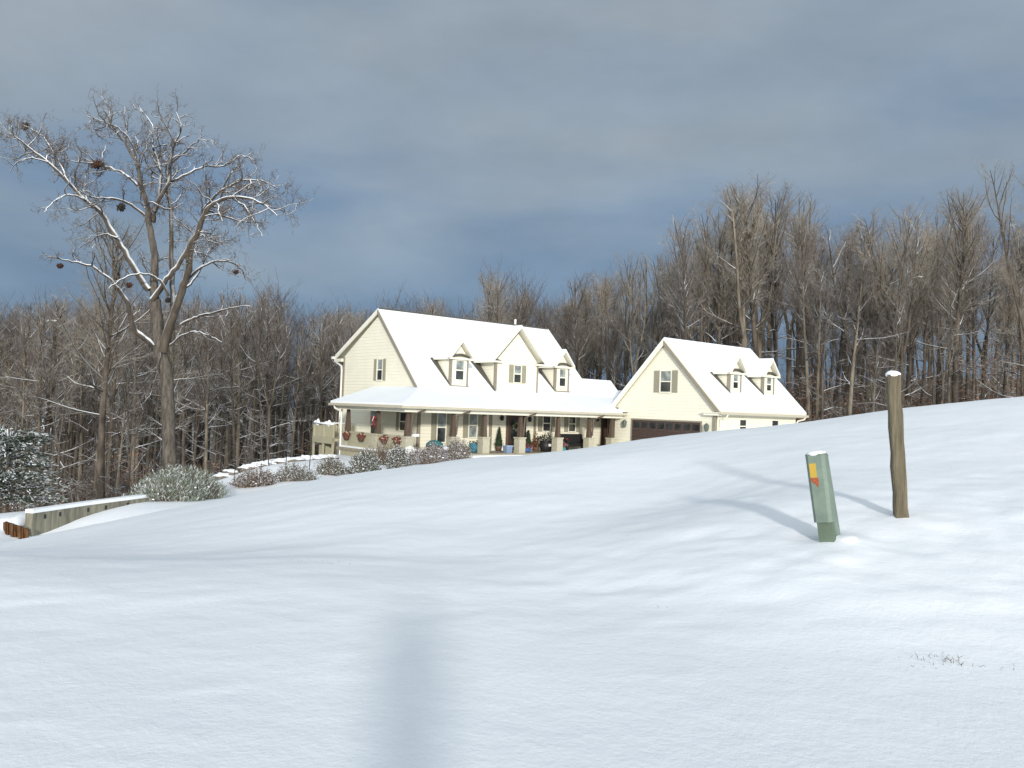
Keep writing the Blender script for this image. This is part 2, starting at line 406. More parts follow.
def dormer(root, fr, ac, hw, bf, zbase, zeave, zapex, C, ohw, win, bare=True, shutters=0, returns=True, bandw=.1):
    """gabled dormer on a roof plane z = b - C; ac centre, hw half width, bf face plane"""
    mp = facade(fr, bf)
    wl = MB()
    bback = zeave + C + .3
    # body: pentagon profile run back into the roof
    prof = [(ac - hw, zbase - .15), (ac + hw, zbase - .15), (ac + hw, zeave), (ac, zeave + hw * (zapex - zeave) / ohw), (ac - hw, zeave)]
    wl.prism(prof, bf, bback, lambda p, q, c: fr(p, c, q))
    d = prt(wl, 'dormer', SIDING, root)
    # corner boards and dark flashing
    t = MB()
    for sg in (-1, 1):
        t.box(ac + sg * (hw - .035) - .05, ac + sg * (hw - .035) + .05, 0, .03, zbase, zeave, mp)
    t.box(ac - hw - .03, ac - hw - .003, -.14, .03, zbase + .1, zeave, mp)
    t.box(ac - hw - .06, ac + hw + .06, .0, .07, zbase - .07, zbase, mp)
    prt(t, 'corner_board', TAUPE, d)
    k = (zapex - zeave) / ohw
    # roof: two slabs, snow on top
    bo = bf - .28
    for sg in (-1, 1):
        e = fr(ac + sg * ohw, bo, zeave - .02); e2 = fr(ac + sg * ohw, zeave + C + .05, zeave - .02)
        a1 = fr(ac, bo, zapex - .02); a2 = fr(ac, zapex + C + .1, zapex - .02)
        r = MB(); r.slab([e, e2, a2, a1] if sg < 0 else [e2, e, a1, a2], .09); rr = prt(r, 'roof', TRIM, d)
        s = MB(); up = .09
        q = [(p[0], p[1], p[2] + up) for p in (e, e2, a2, a1)]
        q[0] = (q[0][0], q[0][1] + .02, q[0][2]); q[3] = (q[3][0], q[3][1] + .02, q[3][2])
        s.slab(q, .085); prt(s, 'snow', SNOW, d)
    # bare dark shingle strip on the main roof beside each cheek, in the shelter of the eave
    if bare:
        g = MB()
        for sg in ((-1,) if True else (-1, 1)):
            x0 = ac + sg * (hw + .03)
            b0 = zbase + C; b1 = zeave + C - .06
            up = .07
            pts = [fr(x0, b0 - .05, zbase - .05 + up), fr(x0 + sg * .02, b0 - .05, zbase - .05 + up), fr(x0 + sg * (ohw - hw + .12), b1, b1 - C + up), fr(x0, b1, b1 - C + up)]
            g.slab(pts, .1)
        prt(g, 'bare_shingle_strip', SHINGLE, d)
    if returns:
        g = MB(); n = 8
        zr = zeave + .06; wv = ohw * .72
        pts = []
        for i in range(n + 1):
            tt = -1 + 2 * i / n
            pts.append((ac + tt * wv, zr + .17 - .16 * tt * tt * 1.0))
        low = [(ac + (-1 + 2 * i / n) * wv * 1.05, zr + .06 - .1 * (-1 + 2 * i / n) ** 2) for i in range(n + 1)][::-1]
        g.prism(pts + low, .01, .17, lambda p, q, c: mp(p, c, q))
        prt(g, 'arched_hood', SHINGLE, d)
        g = MB(); g.box(ac - ohw, ac + ohw, .0, .2, zeave - .1, zeave - .01, mp); prt(g, 'frieze_board', TRIM, d)
    window(d, mp, *win, blind=True, shutters=shutters, fw=.08 if shutters == 0 else .05)
    return d

def roof_slab(root, pts, name='roof', t=.12, snow=.1, inset=0.0, m=TRIM):
    r = MB(); r.slab(pts, t); o = prt(r, name, m, root)
    s = MB(); s.slab([(p[0], p[1], p[2] + snow) for p in pts], snow - .003); prt(s, 'snow', SNOW, o, False)
    return o

# ---- main house
house = empty('house', W(HA, HB, HZ), ANG, 'large two storey cream house with snowy roof, wraparound porch and wide centre gable', 'house')
fr = frame(HA, HB, HZ)
w = MB()
w.prism([(35.0, -3.5), (43.2, -4.3), (43.2, 2.72), (39.34, 4.98), (35.0, .80)], 23.1, 35.6, lambda p, q, c: fr(c, p, q))
wall = prt(w, 'wall', SIDING, house)
C1 = 34.0
w = MB(); w.prism([(35.0, -2.6), (37.6, -2.6), (37.6, .9), (36.05, 1.75), (35.0, .75)], 35.603, 38.3, lambda p, q, c: fr(c, p, q))
prt(w, 'connector_wall', SIDING, house)
# front and rear roof
Z = -.1
roof_slab(house, [fr(22.98, 34.8, .8 + Z), fr(35.82, 34.8, .8 + Z), fr(35.82, 39.34, 5.34 + Z), fr(22.98, 39.34, 5.34 + Z)])
roof_slab(house, [fr(22.98, 39.345, 5.34 + Z), fr(35.82, 39.345, 5.34 + Z), fr(35.82, 44.15, 2.84 + Z), fr(22.98, 44.15, 2.84 + Z)], t=.14)
rc = MB(); rc.prism([(39.22, 5.2), (39.34, 5.365), (39.46, 5.2)], 22.99, 35.78, lambda p, q, c: fr(c, p, q)); prt(rc, 'ridge_cap', SHINGLE, house)
# rake board along the left gable
rk = MB(); k = .16
rk.prism([(34.8, .7), (39.34, 5.235), (39.34, 5.235 - k * 1.4), (34.8, .7 - k * 1.4)], 22.92, 22.977, lambda p, q, c: fr(c, p, q))
prt(rk, 'rake_board', TAUPE, house)
rk = MB()
rk.prism([(39.345, 5.235), (44.15, 2.735), (44.15, 2.5), (39.345, 5.0)], 22.92, 22.977, lambda p, q, c: fr(c, p, q))
prt(rk, 'rake_board', TRIM, house)
# rear gutter and its downspout
g = MB(); g.box(22.8, 35.8, 44.15, 44.3, 2.6, 2.74, lambda a, b, z: fr(a, b, z)); prt(g, 'gutter', WHITE, house)
g = MB(); g.tube([fr(22.98, 44.2, 2.62), fr(22.98, 44.1, 2.45), fr(22.98, 43.3, 2.15), fr(22.98, 43.25, 1.9), fr(22.98, 43.25, -3.6)], .06, 6); prt(g, 'downspout', WHITE, house)
rt = MB(); rt.box(22.9, 23.09, 43.2, 44.1, 2.42, 2.6, lambda a, b, z: fr(a, b, z)); prt(rt, 'eave_return', TRIM, house)
# corner boards
cb = MB()
cb.box(23.02, 23.16, 34.9, 35.04, -2.35, .75, lambda a, b, z: fr(a, b, z)); prt(cb, 'corner_board', TAUPE, house)
cb = MB(); cb.box(23.04, 23.099, 43.1, 43.24, -3.6, 2.7, lambda a, b, z: fr(a, b, z)); prt(cb, 'corner_board', TAUPE, house)
# dormers and centre gable
fw_ = facade(fr, 35.0)
dormer(house, fr, 25.67, .575, 35.15, 1.14, 2.62, 3.58, C1, .80, (25.42, 25.93, 1.46, 2.46))
dormer(house, fr, 33.27, .55, 35.15, 1.17, 2.62, 3.60, C1, .80, (33.04, 33.52, 1.46, 2.46))
dormer(house, fr, 29.6, 1.56, 34.98, .86, 2.62, 4.68, C1, 1.98, (29.36, 29.86, 1.5, 2.45), shutters=.3, returns=False)
for sg in (-1, 1):
    e = MB(); e.box(29.6 + sg * 1.62 - .34, 29.6 + sg * 1.62 + .34, .01, .26, 2.53, 2.62, facade(fr, 34.98)); prt(e, 'eave_return', TRIM, house)
    e = MB(); e.prism([(29.6 + sg * 1.98, 2.62), (29.6 + sg * 1.3, 2.62), (29.6 + sg * 1.72, 2.74)], .01, .24, lambda p, q, c: fr(p, 34.98 - c, q)); prt(e, 'return_hood', SHINGLE, house)
vp = MB(); vp.tube([fr(33.2, 39.6, 5.0), fr(33.2, 39.6, 5.72)], .07, 10); prt(vp, 'vent_pipe', WHITE, house)
# connector roof
roof_slab(house, [fr(35.83, 34.8, .8 + Z), fr(38.45, 34.8, .8 + Z), fr(38.45, 36.05, 2.05 + Z), fr(35.83, 36.05, 2.05 + Z)], name='connector_roof')
roof_slab(house, [fr(35.83, 36.055, 2.05 + Z), fr(38.45, 36.055, 2.05 + Z), fr(38.45, 37.8, 1.0 + Z), fr(35.83, 37.8, 1.0 + Z)], name='connector_roof')
roof_slab(house, [fr(38.3, 34.0, .55), fr(40.2, 34.0, .55), fr(40.2, 36.0, 1.35), fr(38.3, 36.0, 1.35)], name='link_roof')
# porch roof : front slope, left slope, behind-garage bit
pz0, pz1 = -.03, .86
roof_slab(house, [fr(20.45, 32.35, pz0), fr(35.86, 32.35, pz0), fr(35.86, 34.97, pz1), fr(23.07, 34.97, pz1)], name='porch_roof', t=.06, snow=.11, m=TRIM)
roof_slab(house, [fr(20.45, 39.6, pz0), fr(20.45, 32.35, pz0), fr(23.07, 34.97, pz1), fr(23.07, 39.6, pz1)], name='porch_roof', t=.06, snow=.11, m=TRIM)
roof_slab(house, [fr(35.87, 33.5, .36), fr(38.4, 33.5, .36), fr(38.4, 34.79, .80), fr(35.87, 34.79, .80)], name='porch_roof', t=.06, snow=.11, m=TRIM)
bm_ = lambda a, b, z: fr(a, b, z)
g = MB(); g.box(20.33, 35.86, 32.23, 32.345, -.16, -.035, bm_); g.box(20.33, 20.445, 32.35, 39.6, -.16, -.035, bm_); prt(g, 'gutter', GUTTER, house)
g = MB(); g.box(20.7, 35.86, 32.55, 32.75, -.34, -.1, bm_); g.box(20.7, 20.9, 32.75, 39.4, -.34, -.1, bm_); prt(g, 'porch_beam', TRIM, house)
g = MB(); g.box(20.5, 35.86, 32.4, 34.99, -.1, -.09, bm_); g.box(20.5, 23.09, 34.995, 39.5, -.1, -.09, bm_); prt(g, 'porch_ceiling', TRIM, house)
g = MB(); g.prism([(20.5, pz0 - .08), (23.05, pz1 - .08), (23.05, -.1), (20.5, -.1)], 39.4, 39.5, lambda p, q, c: fr(p, c, q)); prt(g, 'porch_end_gable', SIDING, house)
g = MB(); g.box(20.75, 36.0 - .12, 32.55, 34.99, -2.5, -2.35, bm_); g.box(20.75, 23.05, 34.995, 39.3, -2.5, -2.35, bm_); g.box(35.88, 38.0, 33.3, 34.99, -2.5, -2.352, bm_)
flo = prt(g, 'porch_floor', TAN, house)
g = MB(); g.box(24.6, 31.4, 32.2, 32.62, -2.62, -2.42, bm_); g.box(20.85, 24.6, 32.3, 32.56, -2.75, -2.5, bm_); prt(g, 'snowy_porch_edge', SNOW, house)
# posts: tapered brown shaft on beige pier
def porch_column(a, b, zt=-.345, pier=True):
    t = MB(); zb = -1.5
    h0, h1 = .125, .07
    t.hexa([fr(a - h0, b - h0, zb), fr(a + h0, b - h0, zb), fr(a + h0, b + h0, zb), fr(a - h0, b + h0, zb), fr(a - h1, b - h1, zt), fr(a + h1, b - h1, zt), fr(a + h1, b + h1, zt), fr(a - h1, b + h1, zt)])
    c = prt(t, 'porch_column', COLUMN, house)
    if pier:
        p = MB(); p.box(a - .22, a + .22, b - .22, b + .22, -2.35, zb - .07, bm_); p.box(a - .25, a + .25, b - .25, b + .25, zb - .07, zb - .002, bm_)
        prt(p, 'pier', PIER, c)
    return c
for a in (21.1, 23.78, 25.75, 28.2, 30.95, 33.42, 35.3): porch_column(a, 32.9)
for b in (35.65, 38.75): porch_column(21.1, b)
pc = MB(); pc.box(21.28, 21.6, 32.62, 32.9, -1.5, -1.38, bm_); prt(pc, 'snow', SNOW, house)
# elbows of the gutter downspouts reaching back to the columns
for a in (21.1, 23.78, 28.2, 33.42):
    t = MB(); t.tube([fr(a + .6, 32.28, -.1), fr(a + .55, 32.3, -.22), fr(a + .3, 32.55, -.36), fr(a + .1, 32.66, -.48), fr(a + .05, 32.68, -1.4)], .045, 6); prt(t, 'downspout', COLUMN, house)
t = MB(); t.tube([fr(20.45, 39.2, -.1), fr(20.5, 39.15, -.3), fr(20.85, 39.05, -.5), fr(20.85, 39.05, -3.2)], .06, 6); prt(t, 'downspout', WHITE, house)
# side half wall with boards, and the skirt under the floor
r = MB()
for i in range(46):
    b0 = 33.2 + i * .125
    r.box(20.93, 20.97 + .008 * (i % 2), b0, b0 + .119, -2.42, -1.6, bm_)
r.box(20.9, 21.02, 33.2, 39.0, -1.6, -1.5, bm_)
prt(r, 'railing', RAIL, house)
r = MB(); r.box(20.84, 20.93, 33.2, 39.0, -2.36, -2.27, bm_); prt(r, 'snowy_rail', SNOW, house)
r = MB()
for i in range(40):
    b0 = 32.6 + i * .16; r.box(20.8, 20.83, b0, b0 + .1, -3.6, -2.52, bm_)
r.box(20.85, 20.88, 32.6, 39.0, -3.6, -2.52, bm_)
prt(r, 'porch_skirt', RAIL, house)
# deck behind the porch end
dk = MB(); dk.box(20.6, 23.0, 39.4, 41.75, -2.1, -1.95, bm_); dk.box(20.55, 20.6, 39.4, 41.75, -2.25, -1.9, bm_); dko = prt(dk, 'deck', RAIL, house)
r = MB()
for i in range(18):
    b0 = 39.42 + i * .128; r.box(20.62, 20.65, b0, b0 + .085, -1.9, -1.28, bm_)
for b0 in (39.4, 40.5, 41.65): r.box(20.56, 20.66, b0, b0 + .1, -3.9, -1.2, bm_)
for i in range(16):
    a0 = 20.7 + i * .15; r.box(a0, a0 + .09, 41.67, 41.7, -1.9, -1.28, bm_)
prt(r, 'deck_railing', RAIL, dko)
r = MB(); r.box(20.52, 20.7, 39.4, 41.75, -1.22, -1.15, bm_); r.box(20.72, 23.0, 41.62, 41.76, -1.22, -1.15, bm_)
for (b0, h) in ((41.3, .2), (41.55, .12), (40.0, .17), (40.3, .1)): r.blob(fr(20.62, b0, -1.15), (.1, .16, h), .3, b0)
prt(r, 'snow', SNOW, dko, True)
r = MB(); r.box(20.9, 21.4, 40.9, 41.6, -3.8, -2.15, lambda a, b, z: fr(a, b, z)) ; prt(r, 'deck_skirt', RAIL, dko)
# facade windows and doors
def blindwin(a0, a1, z0, z1, sh, **k): window(house, fw_, a0, a1, z0, z1, fw=.06, shutters=sh, **k)
blindwin(24.27, 24.78, -1.88, -.34, .30)
blindwin(26.33, 26.85, -1.62, -.34, .30, both_blind=True)
blindwin(31.72, 32.26, -1.22, -.34, .30, blind=False)
blindwin(33.80, 34.33, -1.22, -.34, .28, blind=False)
for q0, q1 in ((27.72, 27.9), (31.0, 31.14), (37.1, 37.25)):
    pl = MB(); pl.box(q0, q1, .003, .06, -2.35, -.2, fw_); prt(pl, 'pilaster', TAUPE, house)
def doorway(s0, s1, z0, z1, mp, gl=True):
    d = MB(); d.box(s0, s1, .0, .04, z0, z1, mp); do = prt(d, 'door', DOOR, house)
    f = MB(); f.box(s0 - .14, s0, .0, .07, z0, z1 + .1, mp); f.box(s1, s1 + .14, .0, .07, z0, z1 + .1, mp); f.box(s0, s1, .0, .07, z1, z1 + .1, mp); prt(f, 'door_frame', COLUMN, do)
    if gl:
        g = MB(); g.box(s0 + .2, s1 - .2, .04, .048, z0 + .5, z1 - .25, mp); prt(g, 'pane', GLASS, do)
    h = MB(); h.blob(mp(s1 - .1, .09, z0 + 1.0), (.04, .04, .04), 0); prt(h, 'door_handle', mat('brass', (.6, .42, .15), .3, .05, metal=1), do)
    return do
doorway(29.08, 30.12, -2.35, -.32, fw_)
sl = MB(); sl.box(30.3, 30.42, .003, .03, -2.2, -.4, fw_); prt(sl, 'pane', GLASS, house)
doorway(36.72, 37.05 + .35 - .4 + .3, -2.35, -.34, fw_, False)
for a, z_ in ((28.54, -.52), (30.6, -.55), (36.15, -.42)):
    l = MB(); p = fw_(a, .12, z_)
    l.box(a - .04, a + .04, .0, .1, z_ - .05, z_ + .05, fw_); l.lathe([(.04, -.17), (.09, -.12), (.11, .05), (.05, .13), (.02, .17)], p, 8)
    prt(l, 'wall_lantern', BLACK, house)
# gable wall windows
gw = gablew(fr, 23.1)
window(house, gw, 38.78, 39.32, 1.33, 2.45, fw=.06, shutters=.27)
window(house, gw, 36.1, 36.75, -1.35, -.42, fw=.06, shutters=.28, blind=False)
window(house, gw, 39.1, 39.8, -1.9, -.42, fw=.06, shutters=.0)

# ---- garage
gar = empty('garage', W(GA, GB, GZ0), ANG, 'detached cream garage wing with brown overhead door and two small dormers', 'garage')
fg = frame(GA, GB, GZ0)
w = MB(); w.prism([(26.05, -2.9), (33.2, -2.9), (33.2, .32), (29.6, 3.92), (26.05, .36)], 35.9, 43.85, lambda p, q, c: fg(c, p, q)); prt(w, 'wall', SIDING, gar)
C2g = 25.2
roof_slab(gar, [fg(35.78, 25.6, .4 - .1), fg(44.25, 25.6, .4 - .1), fg(44.25, 29.55, 4.35 - .1), fg(35.78, 29.55, 4.35 - .1)])
roof_slab(gar, [fg(35.78, 29.555, 4.35 - .1), fg(44.25, 29.555, 4.35 - .1), fg(44.25, 33.55, .35 - .1), fg(35.78, 33.55, .35 - .1)])
rk = MB(); rk.prism([(25.6, .2), (29.55, 4.15), (29.55, 3.9), (25.6, -.04)], 35.71, 35.777, lambda p, q, c: fg(c, p, q)); prt(rk, 'rake_board', TAUPE, gar)
rk = MB(); rk.prism([(29.555, 4.15), (33.55, .15), (33.55, -.1), (29.555, 3.9)], 35.71, 35.777, lambda p, q, c: fg(c, p, q)); prt(rk, 'rake_board', TRIM, gar)
bg = lambda a, b, z: fg(a, b, z)
g = MB(); g.box(35.6, 44.3, 25.47, 25.595, .1, .24, bg); prt(g, 'gutter', GUTTER, gar)
g = MB(); g.box(35.7, 44.2, 25.6, 26.04, .06, .1, bg); g.box(35.64, 35.89, 25.6, 26.6, .03, .14, bg); prt(g, 'soffit', TRIM, gar)
g = MB(); g.slab([bg(35.6, 25.6, .2), bg(35.9, 25.6, .2), bg(35.9, 26.7, .2), bg(35.6, 26.7, .2)], .05); g.slab([bg(35.6, 32.7, .16), bg(35.9, 32.7, .16), bg(35.9, 33.5, .16), bg(35.6, 33.5, .16)], .16); prt(g, 'eave_return', TRIM, gar)
g = MB(); g.box(35.6, 35.68, 32.75, 33.4, .17, .3, bg); g.box(35.6, 35.68, 32.0, 32.6, .0, .05, bg); prt(g, 'return_hood', SHINGLE, gar)
g = MB(); g.box(35.84, 35.899, 25.99, 26.15, -2.6, .05, bg); g.box(35.9, 36.05, 25.99, 26.047, -2.6, .05, bg); prt(g, 'corner_board', TAUPE, gar)
g = MB(); g.tube([bg(36.3, 25.5, .12), bg(36.3, 25.6, -.05), bg(36.3, 25.93, -.15), bg(36.3, 25.97, -.3), bg(36.3, 25.97, -2.3)], .05, 6); g.tube([bg(44.0, 25.5, .12), bg(44.0, 25.6, -.02), bg(43.9, 25.93, -.12), bg(43.8, 25.97, -.3), bg(43.8, 25.97, -2.3)], .05, 6); prt(g, 'downspout', TRIM, gar)
dormer(gar, fg, 38.45, .55, 26.6, 1.33, 2.46, 3.42, C2g, .80, (38.22, 38.68, 1.6, 2.32))
dormer(gar, fg, 41.75, .55, 26.6, 1.33, 2.46, 3.42, C2g, .80, (41.52, 41.98, 1.6, 2.32))
gg = gablew(fg, 35.9)
window(gar, gg, 29.05, 29.78, 1.27, 2.43, fw=.07, shutters=.38)
gf = facade(fg, 26.05)
window(gar, gf, 38.15, 38.75, -.85, -.16, fw=.05, blind=False)
window(gar, gf, 41.3, 41.95, -.85, -.14, fw=.05, blind=False)
# overhead door: recessed panels and a row of panes
d = MB()
for i in range(4):
    z0 = -2.5 + i * .53; d.box(26.93, 31.81, .003, .03, z0, z0 + .52, gg)
    for j in range(8):
        s0 = 27.0 + j * .605; 
        if i < 3: d.box(s0, s0 + .53, .03, .042, z0 + .08, z0 + .44, gg)
do = prt(d, 'garage_door', GDOOR, gar)
for j in range(8):
    s0 = 27.02 + j * .605; p = MB(); p.box(s0, s0 + .44, .03, .036, -.83, -.5, gg); prt(p, 'pane', GLASS, do)
f = MB(); f.box(26.85, 26.93, .0, .05, -2.5, -.3, gg); f.box(31.81, 31.89, .0, .05, -2.5, -.3, gg); f.box(26.93, 31.81, .0, .05, -.38, -.3, gg); prt(f, 'door_frame', TAUPE, do)
for s_ in (26.45, 32.3):
    l = MB(); l.box(s_ - .05, s_ + .05, 0, .08, -.62, -.5, gg); l.lathe([(.05, -.24), (.11, -.18), (.13, .02), (.12, .1), (.05, .2)], gg(s_, .16, -.6), 10); prt(l, 'wall_lantern', mat('green_bronze', (.09, .11, .09), .5, .2), gar)

# ------------------------------------------------------------------ things on the porch
def thing_at(name, a, b, z, label, cat, group=None, rz=None):
    return empty(name, W(a, b, z), ANG if rz is None else rz, label, cat, group)
TERRA = mat('rust_flowers', (.15, .045, .03), .8, .35, 30)
PALE = mat('pale_petals', (.5, .4, .3), .8, .2, 30)
def hanging_pot(px, label):
    b = 38.3 - (px - 354) / 42 * 5.0
    t = thing_at('flower_pot', 20.78, b, -1.95, label, 'flower pot', 'pots hung along the side railing of the porch')
    m_ = MB(); m_.lathe([(.1, .0), (.17, .04), (.22, .26), (.2, .28)], k=12, sx=.8); m_.build('pot', mat('dark_pot', (.12, .055, .04), .7), t, True)
    rnd = random.Random(px); f = MB(); f.cur = 0
    for i in range(90):
        an = rnd.random() * 6.28; rr = rnd.random() ** .5 * .3; h = .26 + rnd.random() * .2 * (1 - rr)
        if i % 7 == 0: f.cur = 1
        f.blob((rr * cos(an) * .7, rr * sin(an), h - rr * .25), (.04, .045, .035), .3, i, 5, 3); f.cur = 0
    f.build('flowers', [TERRA, PALE], t)
    s = MB(); s.tube([(0, -.2, .2), (.1, -.1, .45), (.1, .1, .45), (0, .2, .2)], .01, 4); s.build('hanger', BLACK, t)
hanging_pot(354, 'rust-red flower pot on the side railing, nearest the rear corner of the porch')
hanging_pot(367, 'rust-red flower pot on the side railing, second from the rear corner')
hanging_pot(386, 'rust-red flower pot on the side railing, just before the last pot')
hanging_pot(396, 'rust-red flower pot on the side railing, nearest the front corner column')

# bow on the middle side column
t = thing_at('bow', 20.86, 35.65, -.75, 'red ribbon bow with a white pick tied to the side porch column', 'bow')
m_ = MB()
RED = mat('red_ribbon', (.2, .02, .02), .6, .2)
for sg in (-1, 1):
    m_.tube([(0, 0, 0), (-.03, sg * .12, .1), (-.04, sg * .2, .05), (-.03, sg * .12, -.03), (0, 0, 0)], [.03, .045, .05, .045, .03], 6)
    m_.tube([(0, 0, 0), (-.02, sg * .05, -.2), (-.01, sg * .1, -.4)], [.03, .035, .04], 4)
m_.build('ribbon', RED, t, True)
m_ = MB(); m_.tube([(-.06, .08, -.12), (-.06, -.08, .12)], [.015, .025], 5); m_.build('pick', WHITE, t)
# wreath on the front door
t = thing_at('wreath', 29.6, 34.9, -1.0, 'round pale green wreath hung on the dark front door', 'wreath')
m_ = MB(); rnd = random.Random(4)
for i in range(120):
    an = rnd.random() * 6.283; rr = .2 + rnd.gauss(0, .035)
    m_.blob((rr * cos(an), rnd.gauss(-.02, .015), rr * sin(an)), (.035, .03, .035), .4, i, 5, 3)
m_.build('greenery', snowy('wreath_green', (.10, .13, .07), (.3, .3, .2), .5, .9, .3), t)

def AB(px, b):
    k = (px - 512) / FPX; return b * (k * VY - VX) / (UX - k * UY)
LEAFG = mat('dark_evergreen', (.022, .042, .018), .8, .4, 25)
def topiary(a, h, label, potc):
    b = 34.5; t = thing_at('topiary', a, b, -2.35, label, 'potted plant')
    p = MB(); p.lathe([(.12, 0), (.15, .02), (.19, .26), (.17, .28)], k=12); p.build('pot', potc, t, True)
    rnd = random.Random(int(a * 7)); f = MB()
    for i in range(420):
        u = rnd.random(); r = (1 - u) * .24 + .02; an = rnd.random() * 6.28; rr = r * (.75 + .35 * rnd.random())
        z = .3 + u * h; c = Vector((rr * cos(an), rr * sin(an), z)); d = Vector((cos(an), sin(an), .7)) * .07; n = Vector((-sin(an), cos(an), 0)) * .022
        f.add([tuple(c - n), tuple(c + n), tuple(c + d)], [(0, 1, 2)])
    f.lathe([(.2, .28), (.17, .28 + h * .3), (.08, .28 + h * .75), (.01, .28 + h)], k=9)
    f.build('foliage', LEAFG, t)
    s = MB(); s.tube([(0, 0, .1), (0, 0, .4)], .025, 6); s.build('stem', COLUMN, t)
topiary(AB(501, 34.5), 1.0, 'slim dark conical topiary in a pot left of the front door', mat('pot_brown', (.1, .06, .04), .6))
topiary(AB(530, 34.5), .85, 'dark conical topiary right of the front door above a red and blue pot', mat('pot_blue_red', (.1, .13, .25), .4, .6, 9))

def pot_plant(name, a, b, label, potc, leafc, r=.2, h=.35, fh=.4, n=120, cat='potted plant'):
    t = thing_at(name, a, b, -2.35, label, cat)
    p = MB(); p.lathe([(r * .6, 0), (r * .8, .02), (r * 1.05, h * .6), (r * .9, h * .93), (r, h), (r * .85, h)], k=14); p.build('pot', potc, t, True)
    if fh:
        rnd = random.Random(int(a * 13 + b)); f = MB()
        for i in range(n):
            an = rnd.random() * 6.28; rr = rnd.random() ** .5 * r * 1.5; z = h + rnd.random() * fh * (1.2 - rr / (r * 1.6))
            c = Vector((rr * cos(an), rr * sin(an), z)); d = Vector((rnd.gauss(0, 1), rnd.gauss(0, 1), rnd.gauss(.5, .6))).normalized() * .09; e = d.cross(Vector((rnd.random(), rnd.random(), rnd.random()))).normalized() * .03
            f.add([tuple(c), tuple(c + d * .5 + e), tuple(c + d), tuple(c + d * .5 - e)], [(0, 1, 2, 3)])
        for i in range(7):
            an = i; f.tube([(0, 0, h * .8), (r * .7 * cos(an), r * .7 * sin(an), h + fh * .7)], [.012, .004], 3)
        f.build('foliage', leafc, t)
    return t
pot_plant('glazed_jar', AB(476, 33.4), 33.4, 'squat blue-teal glazed jar beside the fourth porch pier', mat('teal_glaze', (.05, .16, .22), .25, .4, 6), LEAFG, .26, .5, .12, 40, 'jar')
t = thing_at('storage_bin', AB(510, 33.0), 33.0, -2.35, 'small pale blue bin standing in front of the front door', 'bin')
p = MB(); p.hexa([(-.17, -.14, 0), (.17, -.14, 0), (.17, .14, 0), (-.17, .14, 0), (-.21, -.17, .36), (.21, -.17, .36), (.21, .17, .36), (-.21, .17, .36)]); p.build('bin', mat('pale_blue_plastic', (.2, .27, .4), .4), t)
p = MB(); p.box(-.23, .23, -.19, .19, .36, .4); p.build('lid', mat('pale_blue_lid', (.32, .42, .6), .4), t)
pot_plant('potted_plant', AB(529, 33.4), 33.4, 'blue pot holding red and white flowers, at the foot of the right topiary', mat('blue_pot', (.06, .12, .28), .3, .3), mat('red_white_flowers', (.2, .07, .07), .7, .7, 22), .24, .24, .3, 120)
pot_plant('potted_plant', AB(538, 34.2), 34.2, 'rusty brown dried plant in a small pot by the pilaster', mat('clay_pot', (.14, .07, .045), .8), mat('dried_brown', (.16, .07, .03), .9, .4, 20), .17, .25, .75, 260)
pot_plant('planter', AB(548, 33.7), 33.7, 'big black planter with bushy dark plant, next to the fifth pier', BLACK, mat('dark_leaves', (.03, .035, .02), .8, .5, 20), .36, .62, .45, 300, 'planter')
tg = MB(); tg.box(-.14, .14, -.39, -.375, .32, .46); o = tg.build('label_plate', WHITE, bpy.data.objects['planter'])
pot_plant('potted_plant', AB(563.5, 33.0), 33.0, 'teal pot crowded with red and white flowers right of the fifth pier', mat('teal_pot', (.05, .22, .25), .3, .3), mat('pink_white_flowers', (.28, .13, .13), .7, .7, 22), .27, .3, .38, 160)
# covered settee
CV = mat('black_cover', (.012, .012, .014), .65, .3, 4, bump=.5, bscale=5)
t = thing_at('settee', AB(577, 34.2), 34.2, -2.35, 'long black settee with red cushion under the right-hand porch window', 'settee')
s = MB(); s.box(-.85, .85, -.3, .3, .28, .46); s.build('seat', CV, t)
s = MB(); s.hexa([(-.88, .22, .3), (.88, .22, .3), (.88, .34, .3), (-.88, .34, .3), (-.9, .34, .98), (.9, .34, .98), (.9, .44, .98), (-.9, .44, .98)]); s.build('backrest', CV, t)
for sg in (-1, 1):
    s = MB(); s.box(sg * .9 - .07, sg * .9 + .07, -.33, .34, .05, .68); s.build('armrest', CV, t)
    for yy in (-.26, .26):
        s = MB(); s.box(sg * .84 - .03, sg * .84 + .03, yy - .03, yy + .03, 0, .28); s.build('leg', BLACK, t)
s = MB(); s.blob((-.62, .05, .58), (.16, .09, .16), .1, 2); s.build('cushion', RED, t, True)
# teal lidded grill
TEAL = mat('teal_enamel', (.015, .13, .14), .35, .15)
t = thing_at('grill', AB(437, 31.75), 31.75, gz(*W(AB(437, 31.75), 31.75)[:2]) - .05, 'teal lidded barbecue grill on dark legs behind the shrubs', 'grill')
s = MB(); s.lathe([(.12, .62), (.34, .72), (.38, .86)], k=16, sx=1.15); s.build('bowl', BLACK, t, True)
s = MB(); s.lathe([(.385, .865), (.36, 1.0), (.22, 1.12), (.03, 1.16)], k=16, sx=1.15); s.build('lid', TEAL, t, True)
s = MB(); s.box(.42, .8, -.2, .2, .84, .87); s.build('side_shelf', TEAL, t)
s = MB(); s.tube([(-.12, -.2, 1.14), (-.1, -.2, 1.22), (.1, -.2, 1.22), (.12, -.2, 1.14)], .012, 5); s.build('handle', BLACK, t)
for (lx, ly) in ((-.36, -.25), (.32, -.25), (0, .3)):
    s = MB(); s.tube([(lx * .7, ly * .7, .75), (lx * 1.1, ly * 1.1, -.3)], .022, 5); s.build('leg', BLACK, t)
